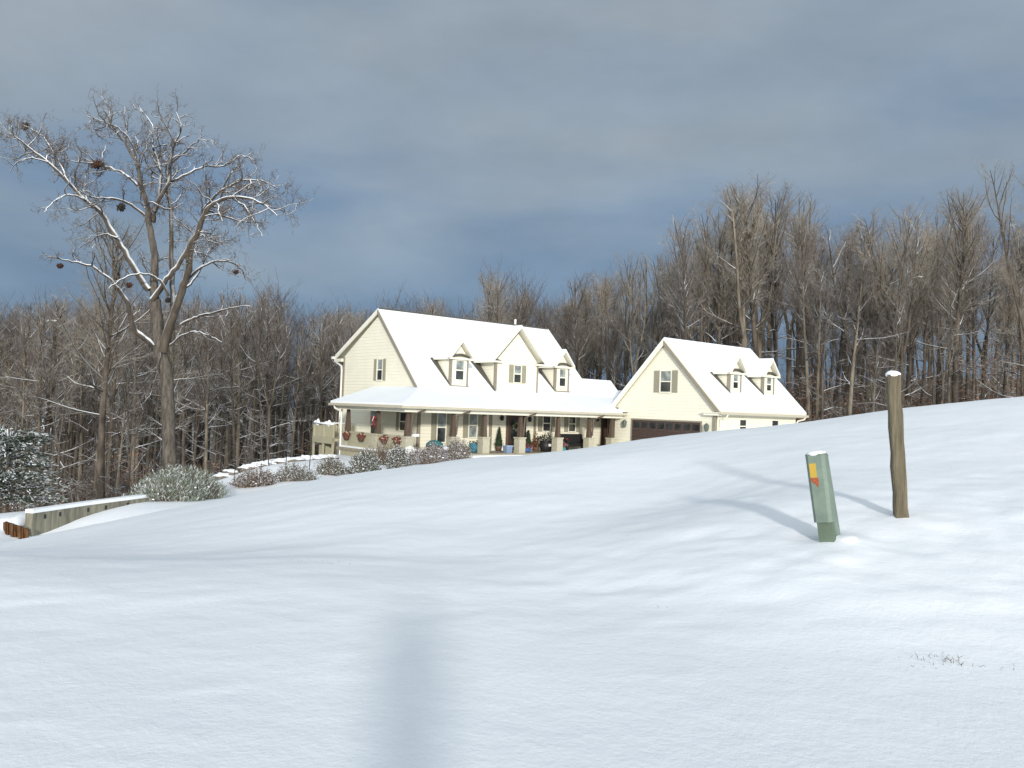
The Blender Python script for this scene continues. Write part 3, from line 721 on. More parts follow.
t = thing_at('garden_pot', AB(447, 31.65), 31.65, gz(*W(AB(447, 31.65), 31.65)[:2]), 'violet-blue glazed garden pot with a pale cap of snow right of the grill', 'garden pot')
s = MB(); s.lathe([(.14, 0), (.22, .1), (.26, .34), (.2, .52), (.23, .58)], k=14); s.build('pot', mat('violet_glaze', (.05, .05, .13), .3, .3), t, True)
s = MB(); s.blob((0, 0, .62), (.22, .22, .14), .2, 4); s.build('snow', SNOW, t, True)
# white chair by the side steps
t = thing_at('garden_chair', AB(417, 32.0), 32.0, gz(*W(AB(417, 32.0), 32.0)[:2]) - .03, 'white wooden garden chair beside the porch corner', 'chair')
s = MB(); s.box(-.25, .25, -.25, .25, .4, .44); s.build('seat', WHITE, t)
s = MB()
for i in range(5): s.hexa([(-.24 + i * .1, .24, .44), (-.16 + i * .1, .24, .44), (-.16 + i * .1, .27, .44), (-.24 + i * .1, .27, .44), (-.24 + i * .1, .38, 1.0 - abs(i - 2) * .04), (-.16 + i * .1, .38, 1.0 - abs(i - 2) * .04), (-.16 + i * .1, .41, 1.0 - abs(i - 2) * .04), (-.24 + i * .1, .41, 1.0 - abs(i - 2) * .04)])
s.build('backrest', WHITE, t)
for lx in (-.23, .23):
    for ly in (-.23, .23):
        s = MB(); s.box(lx - .025, lx + .025, ly - .025, ly + .025, 0, .4); s.build('leg', WHITE, t)
    s = MB(); s.box(lx - .04, lx + .04, -.28, .26, .62, .65); s.build('armrest', WHITE, t)
# red brick-coloured planter under the deck corner
t = thing_at('planter_box', 20.3, 38.6, gz(*W(20.3, 38.6)[:2]), 'pinkish clay planter box on the snow below the deck corner', 'planter')
s = MB(); s.hexa([(-.2, -.3, 0), (.2, -.3, 0), (.2, .3, 0), (-.2, .3, 0), (-.26, -.36, .5), (.26, -.36, .5), (.26, .36, .5), (-.26, .36, .5)]); s.build('box', mat('pink_clay', (.42, .17, .12), .8), t)
s = MB(); s.blob((0, 0, .5), (.24, .34, .1), .2, 3); s.build('snow', SNOW, t, True)
# ------------------------------------------------------------------ retaining wall, boards, stones
CONC = mat('weathered_concrete', (.20, .19, .145), .9, .5, 3.2, bump=.6, bscale=18, stretch=(2.2, 2.2, .3))
WP = [(-13.25, 22.55), (-12.75, 24.7), (-12.15, 26.6), (-11.2, 29.5), (-10.45, 31.2)]
t = empty('retaining_wall', (WP[0][0], WP[0][1], -4.3), 0, 'long grey board-marked concrete wall capped with snow at the edge of the woods', 'wall')
m_ = MB(); s_ = MB()
for (p, q) in zip(WP[:-1], WP[1:]):
    d = Vector((q[0] - p[0], q[1] - p[1], 0)); n = Vector((d.y, -d.x, 0)).normalized() * .12
    for (mb, z0, z1, k) in ((m_, -5.6, -3.38, 1.0), (s_, -3.379, -3.28, 1.12)):
        a = Vector((p[0], p[1], 0)); b_ = Vector((q[0], q[1], 0))
        if mb is s_: pass
        pts = [a - n * k, a + n * k, b_ + n * k, b_ - n * k]
        mb.hexa([(v.x, v.y, z0) for v in pts] + [(v.x, v.y, z1) for v in pts])
fixn(m_.build('wall', CONC, t, off=t.location)); fixn(s_.build('snow', SNOW, t, off=t.location))
h_ = MB()
for k in (.2, .45, .95, 1.3, 1.75):
    i = int(k * 1.0) if k < 2 else 1
    p, q = (WP[0], WP[1]) if k < 1 else (WP[1], WP[2]); u_ = k % 1
    d = Vector((q[0] - p[0], q[1] - p[1], 0)); n = Vector((d.y, -d.x, 0)).normalized()
    c = Vector((p[0], p[1], -3.52)) + d * u_
    e = d.normalized() * .045
    c = c + n * .119
    f = c + n * .004
    zz = Vector((0, 0, .06))
    h_.hexa([tuple(v) for v in (c - e - zz, c + e - zz, f + e - zz, f - e - zz, c - e + zz, c + e + zz, f + e + zz, f - e + zz)])
fixn(h_.build('weep_hole', BLACK, t, off=t.location))
# rusty boards propping the bank at the end of the wall
RUST = mat('rust_brown_wood', (.11, .05, .018), .85, .6, 5, bump=.6, bscale=20, stretch=(3, 3, .6))
t = empty('plank_edging', (-13.6, 22.2, -4.2), 0, 'fan of rust-brown split planks under snow at the end of the concrete wall', 'planks')
tops = [(3, 522.5, 525), (5.5, 521.5, 530), (8, 522.5, 534), (10.5, 523.5, 536.5), (13, 524.5, 538), (15.5, 525, 539), (18, 526, 543), (20.5, 526.5, 544), (23, 528, 542.5), (25.5, 528.5, 541), (28, 529.5, 540)]
for i in range(len(tops) - 1):
    x0, t0, b0 = tops[i]; x1, t1, b1 = tops[i + 1]; dp = 22.1 + .06 * (i % 3)
    P0 = D(x0, t0, dp); P1 = D(x1 - .15, t1, dp); Q0 = D(x0, b0 + 4, dp - .1); Q1 = D(x1 - .15, b1 + 4, dp - .1)
    m_ = MB(); m_.hexa([tuple(Q0), tuple(Q1), tuple(Q1 + np.array([0, .06, 0])), tuple(Q0 + np.array([0, .06, 0])), tuple(P0), tuple(P1), tuple(P1 + np.array([0, .06, 0])), tuple(P0 + np.array([0, .06, 0]))])
    fixn(m_.build('plank', RUST, t, off=t.location))
m_ = MB(); pc_ = D(17, 521, 23.1); m_.blob((pc_[0], pc_[1], pc_[2] - .05), (.42, .75, .2), .15, 3, 24, 12)
pc_ = D(24, 521.5, 23.1); m_.blob((pc_[0], pc_[1], pc_[2] - .02), (.24, .7, .24), .12, 5, 24, 12)
pc_ = D(7, 521, 23.0); m_.blob((pc_[0], pc_[1], pc_[2] - .08), (.22, .7, .13), .15, 7, 24, 12)
tag(m_.build('snow', SNOW, t, True, off=t.location), kind='stuff')
# snow capped border stones behind the shrub bed
STONE = snowy('border_stone', (.10, .09, .075), (.2, .18, .15), .25, .5, 1.3, 3)
rnd = random.Random(9)
stones = [(222, 476, 33), (231, 473, 33.3), (246, 467, 34), (253, 465, 34.2), (261, 463.5, 34.6), (270, 462.5, 35), (279, 462.5, 35.4), (289, 462, 35.8), (297, 459.5, 36.2), (305, 458.5, 36.8), (313, 459, 37.2), (322, 458, 37.8), (331, 458.5, 38.2)]
for i, (px, py, dp) in enumerate(stones):
    p = D(px, py + 4, dp); g_ = gz(p[0], p[1]); zt = D(px, py, dp)[2]
    hh = max(.18, zt - g_)
    m_ = MB(); m_.blob((0, 0, hh * .42), (.34 + rnd.random() * .1, .28, hh * (.72 + .3 * rnd.random())), .5, i, 16, 10, 2.2); 
    o = m_.build('border_stone', STONE, None, True); o.location = (p[0], p[1], g_)
    tag(o, 'snow covered stone in the border row between the shrub bed and the left-hand woods', 'stone', 'border stones behind the shrub bed')

# ------------------------------------------------------------------ pedestal, post
PG = mat('pedestal_green', (.165, .215, .175), .6, .22, 5, bump=.15, bscale=25)
PGD = mat('pedestal_green_base', (.105, .145, .10), .65, .2, 5)
base = D(828, 541, 8.1)
t = empty('utility_pedestal', (base[0], base[1], base[2] - .02), 0, 'leaning pale green utility pedestal with yellow and orange sticker in the snow', 'utility pedestal')
t.rotation_euler = (radians(2), radians(-8), radians(-36))
Hh = .92
def chbox(mb, w0, w1, y0a, y0b, y1, z0, z1, ch=.03):
    def ring(w, ya, yb, z): return [(-w + ch, ya, z), (w - ch, ya, z), (w, ya + ch, z), (w, yb, z), (-w, yb, z), (-w, ya + ch, z)]
    r0 = ring(w0, y0a, y1, z0); r1 = ring(w1, y0b, y1, z1)
    mb.add(r0 + r1, [tuple(range(6))[::-1], tuple(range(6, 12))] + [(i, (i + 1) % 6, 6 + (i + 1) % 6, 6 + i) for i in range(6)])
m_ = MB(); chbox(m_, .088, .095, -.10, -.09, .02, .215, .88, .03)
cov = fixn(m_.build('cover', PG, t))
m_ = MB(); m_.hexa([(-.093, .02, .868), (.093, .02, .868), (.093, .075, .86), (-.093, .075, .86), (-.096, .02, .882), (.096, .02, .882), (.09, .08, .874), (-.09, .08, .874)]); chbox(m_, .096, .096, -.094, -.094, .02, .881, .892, .03)
fixn(m_.build('lid', PG, t))
m_ = MB(); m_.hexa([(-.07, .04, -.12), (.07, .04, -.12), (.075, .24, -.12), (-.075, .24, -.12), (-.088, .034, .87), (.088, .034, .87), (.088, .08, .865), (-.088, .08, .865)])
fixn(m_.build('back_housing', PG, t))
m_ = MB(); m_.hexa([(-.064, -.062, -.15), (.076, -.062, -.15), (.076, .022, -.15), (-.064, .022, -.15), (-.066, -.062, .214), (.078, -.062, .214), (.08, .022, .214), (-.066, .022, .214)])
fixn(m_.build('base', PGD, t))
m_ = MB(); m_.box(-.06, .066, .0225, .038, .0, .84)
fixn(m_.build('seam', BLACK, t))
def fy(z): return -.10 + .01 * (z - .215) / (.88 - .215)
m_ = MB(); m_.hexa([(-.062, fy(.66) - .0015, .66), (.004, fy(.66) - .0015, .66), (.004, fy(.66) + .01, .66), (-.062, fy(.66) + .01, .66), (-.062, fy(.80) - .0015, .80), (.004, fy(.80) - .0015, .80), (.004, fy(.8) + .01, .80), (-.062, fy(.8) + .01, .80)])
st = fixn(m_.build('sticker', mat('yellow_sticker', (.45, .30, .045), .5, .06), t))
m_ = MB(); pr = [(-.062, .658), (.014, .658), (.014, .60), (.004, .558), (-.008, .575), (-.016, .59), (-.03, .60), (-.045, .61), (-.058, .62)]
m_.prism(pr, -.0025, .006, lambda p, q, c: (p, fy(q) + c, q)); fixn(m_.build('torn_label', mat('orange_red_label', (.32, .08, .03), .6, .45, 60), st))
m_ = MB(); m_.blob((.10, .10, .0), (.17, .14, .055), .25, 6, 20, 10); m_.build('snow', SNOW, t, True)
m_ = MB(); m_.blob((.0, -.015, .892), (.095, .088, .032), .06, 3, 20, 10); m_.build('snow', SNOW, t, True)

WOOD = mat('weathered_post_wood', (.135, .115, .075), .9, .4, 6, bump=.8, bscale=22, stretch=(6, 6, .35))
base = D(901, 516, 8.9); top = D(893, 375, 8.9)
t = empty('wooden_post', (base[0], base[1], base[2] - .03), 0, 'tall leaning weathered square wooden post topped with a cap of snow', 'post')
d = Vector(top) - Vector(base)
m_ = MB(); n = 12; hw = .068
rings = []
for i in range(n + 1):
    u_ = -.12 + 1.12 * i / n; c = d * u_; w_ = hw * (1.0 + .05 * sin(i * 1.7)) * (1 - .04 * u_); j = .004 * sin(i * 2.3)
    an = radians(-14); ca, sa = cos(an), sin(an)
    for (sx_, sy_) in ((-.8, -1), (.8, -1), (1, -.8), (1, .8), (.8, 1), (-.8, 1), (-1, .8), (-1, -.8)):
        xx, yy = sx_ * w_ + j, sy_ * w_
        rings.append((c.x + xx * ca - yy * sa, c.y + xx * sa + yy * ca, c.z + .03))
fs = [(i * 8 + j, i * 8 + (j + 1) % 8, (i + 1) * 8 + (j + 1) % 8, (i + 1) * 8 + j) for i in range(n) for j in range(8)] + [tuple(n * 8 + j for j in range(8)), tuple(range(8))[::-1]]
m_.add(rings, fs); fixn(m_.build('post', WOOD, t))
m_ = MB(); m_.blob((d.x, d.y, d.z + .035), (.08, .08, .045), .05, 1, 18, 10); m_.build('snow', SNOW, t, True)

# dead grass tips poking through the snow
DRY = mat('dry_grass', (.12, .10, .07), .9, .3, 9)
m_ = MB(); rnd = random.Random(3)
def tuft(px, py, n, spread, h):
    dp = 1.6 * 809 / (py - hor(px)); 
    for _ in range(6):                    # settle on the slope
        p = D(px, py, dp); dp *= (gz(p[0], p[1]) / p[2]) if p[2] < 0 else 1
    for i in range(n):
        x_ = p[0] + rnd.gauss(0, spread); y_ = p[1] + rnd.gauss(0, .06); z_ = gz(x_, y_)
        a = Vector((x_, y_, z_ - .03)); e = Vector((rnd.gauss(0, .5), rnd.gauss(0, .5), 1)).normalized() * h * (.5 + rnd.random())
        m_.tube([tuple(a), tuple(a + e * .6), tuple(a + e + Vector((rnd.gauss(0, .01), 0, -.005)))], [.0022, .0016, .0006], 3)
tuft(945, 662, 46, .13, .055); tuft(915, 663, 14, .05, .04); tuft(1005, 668, 10, .06, .04); tuft(660, 606, 5, .02, .05); tuft(898, 662, 4, .03, .03); tuft(322, 563, 8, .16, .06); tuft(310, 561, 6, .08, .06); tuft(255, 558, 5, .1, .05); tuft(978, 580, 4, .02, .05); tuft(410, 588, 5, .1, .03)
o = m_.build('grass', DRY); tag(o, 'dry grass tips poking through the snow', 'grass', kind='stuff')

# garden stakes in the shrub bed
stake_l = ['thin garden stake left of all the others in the shrub bed', 'thin garden stake second from the left in the shrub bed', 'thin garden stake in the middle of the shrub bed', 'thin tall garden stake right of the middle of the shrub bed', 'thin dark garden stake standing before the teal grill']
for (px, py, dp, h), lb in zip(((234, 480, 31.5, .5), (260, 480, 31.8, .6), (285, 478, 32.2, .75), (309, 476, 33, .85), (430, 463, 36.3, .95)), stake_l):
    p = D(px, py, dp); g_ = gz(p[0], p[1]); m_ = MB(); m_.tube([(0, 0, -.2), (0.01, 0, h * .5), (.02, 0, h)], [.022, .02, .018], 5)
    o = m_.build('garden_stake', mat('stake_brown', (.06, .045, .035), .8)); o.location = (p[0], p[1], g_); tag(o, lb, 'stake', 'stakes in the shrub bed')

# ------------------------------------------------------------------ shrubs
SNT = snowy('shrub_twig', (.10, .075, .055), (.17, .13, .10), .2, .6, .9, 4)
def shrub(px, py, dp, wpx, hpx, label, c1, c2, kind='round', n=260, seed=1, name='shrub', leaf=.05, snow=.9, group=None, upright=.5, deep=.55, lo=.15):
    p = D(px, py, dp); mpp = dp / 809
    rx = wpx * mpp / 2; h = hpx * mpp; g_ = min(gz(p[0], p[1]), p[2])
    t = empty(name, (p[0], p[1], g_), 0, label, 'shrub', group)
    rnd = random.Random(seed); LM = snowy('leaf_%d' % seed, c1, c2, lo, .75, snow, 9, cov=5.0)
    st = MB(); lf = MB()
    for i in range(n):
        an = rnd.random() * 6.283; rr = rnd.random() ** .5
        rr *= .72 + .5 * (.5 + noise.noise(Vector((cos(an) * 1.6, sin(an) * 1.6, seed * 3.3)))); tx = cos(an) * rr * rx; ty = sin(an) * rr * rx * deep * 1.3; top = h * sqrt(max(.05, 1 - rr * rr * .8)) * (.55 + .6 * rnd.random() ** .8)
        a = Vector((tx * .25, ty * .25, 0)); e = Vector((tx, ty, top)); mid = a.lerp(e, .5) + Vector((tx * .12, ty * .12, -.05 * h * (1 - upright)))
        st.tube([tuple(a), tuple(mid), tuple(e)], [.016, .01, .004], 3, False)
        nl = int(26 if kind != 'grass' else 20)
        for j in range(nl):
            u_ = .2 + .8 * rnd.random() ** .7
            c = a.lerp(mid, u_ * 2) if u_ < .5 else mid.lerp(e, u_ * 2 - 1)
            c = c + Vector((rnd.gauss(0, .05), rnd.gauss(0, .05), rnd.gauss(0, .03))) * (h / .8)
            if kind == 'grass': d_ = Vector((rnd.gauss(tx * .4, .7), rnd.gauss(0, .7), 1)).normalized() * leaf * (1.2 + rnd.random() * 1.2)
            else: d_ = Vector((rnd.gauss(0, 1), rnd.gauss(0, 1), rnd.gauss(upright, .7))).normalized() * leaf * (.7 + rnd.random() * .8)
            s_ = d_.cross(Vector((rnd.gauss(0, 1), rnd.gauss(0, 1), rnd.gauss(0, 1)))).normalized() * leaf * (.28 if kind != 'grass' else .13)
            lf.add([tuple(c), tuple(c + d_ * .5 + s_), tuple(c + d_), tuple(c + d_ * .5 - s_)], [(0, 1, 2, 3)])
    st.build('stems', SNT, t); lf.build('leaves', LM, t)
    sn = MB()
    for i in range(int(n * .05 * snow)):
        an = rnd.random() * 6.283; rr = rnd.random() ** .5 * .9
        q = (cos(an) * rr * rx, sin(an) * rr * rx * deep * 1.2 - .05, h * sqrt(1 - rr * rr * .8) * (.35 + .5 * rnd.random()))
        sn.blob(q, (.05 * rnd.random() + .02, .04, .015 + .015 * rnd.random()), .6, i, 7, 4, 3)
    if sn.v: tag(sn.build('snow', SNOW, t, True), kind='stuff')
    return t
GRP = 'row of low shrubs in front of the porch'
shrub(180, 507, 27.5, 88, 36, 'wide silvery green lavender-like shrub at the far end of the concrete wall', (.13, .165, .125), (.26, .28, .22), 'grass', 700, 21, leaf=.085, snow=.75, upright=.9, deep=.5)
shrub(256, 488, 30.6, 46, 19, 'low twiggy shrub with rust leaves, leftmost in the shrub bed', (.07, .06, .04), (.17, .10, .07), n=190, seed=22, group=GRP)
shrub(294, 484, 31.4, 46, 20, 'low grey-green shrub second from left in the shrub bed', (.07, .075, .055), (.16, .15, .11), n=200, seed=23, group=GRP)
shrub(331, 478, 33, 32, 21, 'rounded dark green shrub with a rusty foot below the deck', (.045, .06, .035), (.13, .11, .06), n=230, seed=24, group=GRP)
shrub(365, 475, 33.3, 36, 23, 'dark rounded evergreen shrub flecked with snow below the side railing', (.04, .055, .035), (.09, .10, .065), n=280, seed=25, group=GRP, leaf=.06)
shrub(398, 470, 34, 26, 23, 'dark rounded shrub flecked with snow below the porch corner column', (.05, .055, .04), (.10, .10, .07), n=240, seed=26, group=GRP, leaf=.06)
shrub(384, 462, 36, 50, 22, 'tangle of bare rusty twigs against the side porch wall', (.11, .065, .04), (.2, .12, .08), n=210, seed=27, group=GRP, leaf=.03, snow=.35)
shrub(433, 465, 34.8, 32, 21, 'greyish pink bare bush under the teal grill', (.10, .075, .065), (.22, .18, .17), n=260, seed=28, group=GRP, snow=1.0, leaf=.045)
shrub(458, 462, 35.3, 27, 23, 'brown stemmed bush at the right end of the shrub row', (.10, .075, .05), (.22, .18, .13), n=250, seed=29, group=GRP, snow=.8, leaf=.045)
shrub(418, 462, 36, 26, 16, 'small pale twiggy bush in front of the white garden chair', (.12, .10, .08), (.25, .22, .2), n=140, seed=30, group=GRP, snow=1.0)

# evergreen at the left edge: layered drooping boughs under snow
p = D(14, 512, 25.5); g_ = gz(p[0], p[1])
t = empty('evergreen_tree', (p[0] - .3, p[1], g_), 0, 'dark evergreen tree with layered snowy boughs at the left edge of the picture', 'evergreen')
EV = snowy('evergreen_needles', (.028, .052, .03), (.075, .115, .075), .45, .85, .5, 6, cov=3.2)
rnd = random.Random(8); lf = MB(); st = MB(); tr = MB()
tr.tube([(0, 0, -.3), (.05, 0, 1.2), (0, 0, 2.7)], [.1, .07, .02], 7)
for i in range(270):
    z0 = .1 + rnd.random() ** .9 * 2.35; an = rnd.random() * 6.283; L = (1.75 - .33 * z0) * (.65 + .5 * rnd.random())
    a = Vector((0, 0, z0 * .95)); e = Vector((cos(an) * L, sin(an) * L, z0 + .15 - .12 * L + rnd.gauss(0, .08))); m2 = a.lerp(e, .55) + Vector((0, 0, .16))
    st.tube([tuple(a), tuple(m2), tuple(e)], [.022, .013, .004], 3, False)
    for j in range(60):
        u_ = .25 + .8 * rnd.random(); c = a.lerp(m2, min(1, u_ * 2)) if u_ < .5 else m2.lerp(e, u_ * 2 - 1)
        side = Vector((-sin(an), cos(an), 0)) * rnd.gauss(0, .17) * (1.15 - .5 * u_)
        c = c + side + Vector((0, 0, rnd.gauss(0, .025) - abs(side.length) * .12))
        d_ = (Vector((cos(an), sin(an), -.05)) * .7 + side * 4 + Vector((rnd.gauss(0, .3), rnd.gauss(0, .3), rnd.gauss(.05, .28)))).normalized() * (.1 + .06 * rnd.random())
        s_ = d_.cross(Vector((rnd.gauss(0, .35), rnd.gauss(0, .35), 1))).normalized() * .02
        lf.add([tuple(c), tuple(c + d_ * .5 + s_), tuple(c + d_), tuple(c + d_ * .5 - s_)], [(0, 1, 2, 3)])
tr.build('trunk', SNT, t); st.build('limbs', SNT, t); lf.build('foliage', EV, t)

# ------------------------------------------------------------------ bare trees
BARK = snowy('bark', (.045, .037, .03), (.145, .12, .095), .35, .75, .75, 3.0, cov=1.6)
BARKL = snowy('pale_bark', (.09, .075, .058), (.25, .215, .165), .45, .8, .6, 3.0, cov=1.6)
LIMB = snowy('limb_bark', (.045, .036, .028), (.115, .095, .075), .25, .6, 1.2, 4.0, cov=.9)
TWIG = snowy('twig', (.095, .08, .07), (.20, .17, .15), .4, .9, .40, 2.0, cov=2.0)
TWIGT = snowy('twig_tan', (.19, .16, .125), (.35, .30, .235), .4, .9, .45, 1.0, cov=2.0)

HTWIG = snowy('curly_twig', (.075, .055, .042), (.17, .13, .095), .45, .9, .5, 2.0, cov=2.0)
HLIMB = snowy('snow_lined_limb', (.04, .032, .025), (.11, .09, .07), .12, .5, 1.2, 4.0, cov=.9)
HBARK = snowy('rough_grey_bark', (.05, .043, .036), (.15, .13, .108), .4, .9, .7, 9.0, cov=1.6)
class Tubes:
    """fast collector of thin tapered branches; material index per branch"""
    def __init__(s): s.V = []; s.F = []; s.M = []; s.n = 0
    def add(s, pts, rad, k, mi):
        pts = np.asarray(pts, float); n = len(pts)
        d = np.empty_like(pts); d[1:-1] = pts[2:] - pts[:-2]; d[0] = pts[1] - pts[0]; d[-1] = pts[-1] - pts[-2]
        d /= np.linalg.norm(d, axis=1)[:, None] + 1e-9
        ref = np.array([1., 0, 0]) if abs(d[0, 0]) < .8 else np.array([0, 1., 0])
        a = ref - d * (d @ ref)[:, None]; a /= np.linalg.norm(a, axis=1)[:, None] + 1e-9
        b = np.cross(d, a); t = np.arange(k) * 2 * pi / k + .5
        v = pts[:, None, :] + (a[:, None, :] * np.cos(t)[None, :, None] + b[:, None, :] * np.sin(t)[None, :, None]) * np.asarray(rad)[:, None, None]
        s.V.append(v.reshape(-1, 3))
        i = np.arange(n - 1)[:, None] * k; j = np.arange(k)[None]; j2 = (j + 1) % k
        f = np.stack([i + j, i + j2, i + k + j2, i + k + j], -1).reshape(-1, 4) + s.n
        s.F.append(f); s.M.append(np.full(len(f), mi)); s.n += n * k
    def mesh(s, name, mats):
        V = np.concatenate(s.V); F = np.concatenate(s.F).astype(np.int32); M = np.concatenate(s.M).astype(np.int32)
        me = bpy.data.meshes.new(name); me.vertices.add(len(V)); me.vertices.foreach_set('co', V.ravel())
        me.loops.add(F.size); me.loops.foreach_set('vertex_index', F.ravel()); me.polygons.add(len(F))
        me.polygons.foreach_set('loop_start', np.arange(0, F.size, 4, dtype=np.int32))
        for m in mats: me.materials.append(m)
        me.polygons.foreach_set('material_index', M); me.update(calc_edges=True)
        me.polygons.foreach_set('use_smooth', np.ones(len(F), bool))
        return me

def curve(rs, p0, d0, L, n, wob, lift):
    pts = [p0]; d = d0 / np.linalg.norm(d0)
    for i in range(n):
        d = d + rs.normal(0, wob, 3) + np.array([0, 0, lift]); d /= np.linalg.norm(d)
        pts.append(pts[-1] + d * L / n)
    return np.array(pts), d

def side_dir(rs, d, ang):
    v = rs.normal(0, 1, 3); v -= d * (v @ d); v /= np.linalg.norm(v) + 1e-9
    return d * cos(ang) + v * sin(ang)

def grow(rs, T, pts, rad, level, maxlevel, cfg):
    """branches leaving a polyline"""
    n = len(pts); seg = np.linalg.norm(np.diff(pts, axis=0), axis=1); L = seg.sum()
    c = cfg[level]
    cnt = max(1, int(c['den'] * L + rs.rand()))
    for i in range(cnt):
        u = c['u0'] + (1 - c['u0']) * (i + rs.rand()) / cnt
        x = u * (n - 1); k = min(int(x), n - 2); f = x - k
        p = pts[k] * (1 - f) + pts[k + 1] * f; r = rad[k] * (1 - f) + rad[k + 1] * f
        d = pts[k + 1] - pts[k]; d = d / (np.linalg.norm(d) + 1e-9)
        l = L * c['len'] * (.55 + .7 * rs.rand()) * (1.15 - c.get('tap', .6) * u)
        l = max(l, c.get('min', .25)); l = min(l, c.get('max', 9))
        dd = side_dir(rs, d, radians(c['ang'] + rs.normal(0, 9)))
        q, _ = curve(rs, p, dd, l, c['n'], c['wob'], c['lift'])
        r0 = min(r * .75, c['r'] * (.7 + .5 * rs.rand()))
        rr = np.linspace(r0, max(.0035, r0 * .25), len(q))
        T.add(q, rr, c['k'], c['mi'])
        if level < maxlevel: grow(rs, T, q, rr, level + 1, maxlevel, cfg)

def forest_tree(seed, H, r0, clear, spread, dens, forks=1, tan_=False, stubs=3):
    rs = np.random.RandomState(seed)
    TR = Tubes(); T = Tubes()
    cfg = [dict(den=dens, u0=clear, len=.24 * spread, ang=33, n=6, wob=.08, lift=.12, r=.042, k=4, mi=0, tap=.55, max=4.4),
           dict(den=3.0, u0=.12, len=.42, ang=36, n=4, wob=.13, lift=.08, r=.0155, k=3, mi=1, min=.5, max=1.9),
           dict(den=4.2, u0=.1, len=.5, ang=36, n=3, wob=.18, lift=.06, r=.0095, k=3, mi=1, min=.35, max=.9),
           dict(den=4.6, u0=.15, len=.5, ang=40, n=2, wob=.2, lift=.06, r=.0066, k=3, mi=1, min=.2, max=.5)]
    stems = []
    p, d = curve(rs, np.array([0, 0, -.6]), np.array([rs.normal(0, .04), rs.normal(0, .04), 1.]), H * (.9 if forks == 1 else clear * .8), 12, .013, .02)
    rad = np.linspace(r0, r0 * (.16 if forks == 1 else .75), len(p)); rad[0] *= 1.35
    TR.add(p, rad, 8, 0); stems.append((p, rad))
    if forks > 1:
        for i in range(forks):
            an = i * 2 * pi / forks + rs.rand(); dd = np.array([cos(an) * .3, sin(an) * .3, 1])
            q, _ = curve(rs, p[-1], dd, H * (1 - clear * .8) * (.78 + .12 * rs.rand()), 9, .05, .05)
            rr = np.linspace(rad[-1] * .72, .02, len(q)); TR.add(q, rr, 6, 0); stems.append((q, rr))
    for i, (q, rr) in enumerate(stems):
        if forks > 1 and i == 0: continue
        cc = [dict(c) for c in cfg]
        if forks > 1: cc[0]['u0'] = .18; cc[0]['len'] *= 1.25
        grow(rs, T, q, rr, 0, 3, cc)
    # a few long snow bearing lower limbs
    for i in range(stubs):
        q, rr = stems[0]; k = rs.randint(4, 9 if forks == 1 else len(q) - 1); an = rs.rand() * 6.28
        b_, _ = curve(rs, q[k], np.array([cos(an), sin(an), .25]), 1.4 + 2.2 * rs.rand(), 6, .12, .03)
        br = np.linspace(min(.06, rr[k] * .5), .012, len(b_)); T.add(b_, br, 4, 0); grow(rs, T, b_, br, 1, 2, cfg)
    zm = max(v[:, 2].max() for v in T.V); z0 = .74 * zm
    for v in T.V:
        t_ = np.clip((v[:, 2] - z0) / (zm - z0), 0, 1); rr_ = np.hypot(v[:, 0], v[:, 1])
        v[:, 2] = np.where(v[:, 2] > z0, z0 + (zm - z0) * .8 * (1 - (1 - t_) ** 1.5), v[:, 2]) - .05 * np.clip(rr_ - 1.2, 0, 3) ** 2 * (v[:, 2] > .6 * zm)
    for v in TR.V:
        t_ = np.clip((v[:, 2] - z0) / (zm - z0), 0, 1); v[:, 2] = np.where(v[:, 2] > z0, z0 + (zm - z0) * .8 * (1 - (1 - t_) ** 1.5), v[:, 2])
    a = TR.mesh('trunk', [BARKL if seed % 3 == 0 else BARK]); b_ = T.mesh('crown', [LIMB, TWIGT if tan_ else TWIG])
    zs = max(v[:, 2].max() for v in T.V + TR.V)
    return a, b_, zs

PROTO_R = [forest_tree(101, 18, .20, .50, 1.15, 2.3, 1, True), forest_tree(102, 18, .17, .54, 1.1, 2.4, 1, False), forest_tree(103, 18, .22, .42, 1.1, 1.5, 3, True, 4),
           forest_tree(104, 18, .19, .48, 1.25, 2.2, 1, True, 5), forest_tree(105, 18, .21, .5, 1.0, 1.5, 2, True), forest_tree(106, 18, .15, .48, 1.0, 2.5, 1, False), forest_tree(107, 18, .2, .45, 1.1, 1.6, 2, True)]
PROTO_L = [forest_tree(201, 15, .165, .42, .72, 2.1, 1, False, 4), forest_tree(202, 15, .14, .5, .6, 2.2, 1, False, 3), forest_tree(203, 15, .175, .45, .8, 1.9, 1, True, 6), forest_tree(204, 15, .13, .4, .7, 2.2, 1, False, 5), forest_tree(205, 15, .13, .5, .9, 1.5, 2, False, 4)]
print('proto faces', [len(p[1].polygons) for p in PROTO_R + PROTO_L])

def put_tree(proto, x, y, zt, label, group=None, sxy=1.0, rz=None, lean=(0, 0)):
    g_ = gz(x, y); tm, cm, zs = proto
    s = (zt - g_) / zs
    t = empty('bare_tree', (x, y, g_), 0, label, 'tree', group)
    t.rotation_euler = (lean[0], lean[1], random.random() * 6.283 if rz is None else rz); t.scale = (s * sxy, s * sxy, s)
    a = bpy.data.objects.new('trunk', tm); b_ = bpy.data.objects.new('crown', cm)
    for o in (a, b_): col.objects.link(o); o.parent = t
    return t

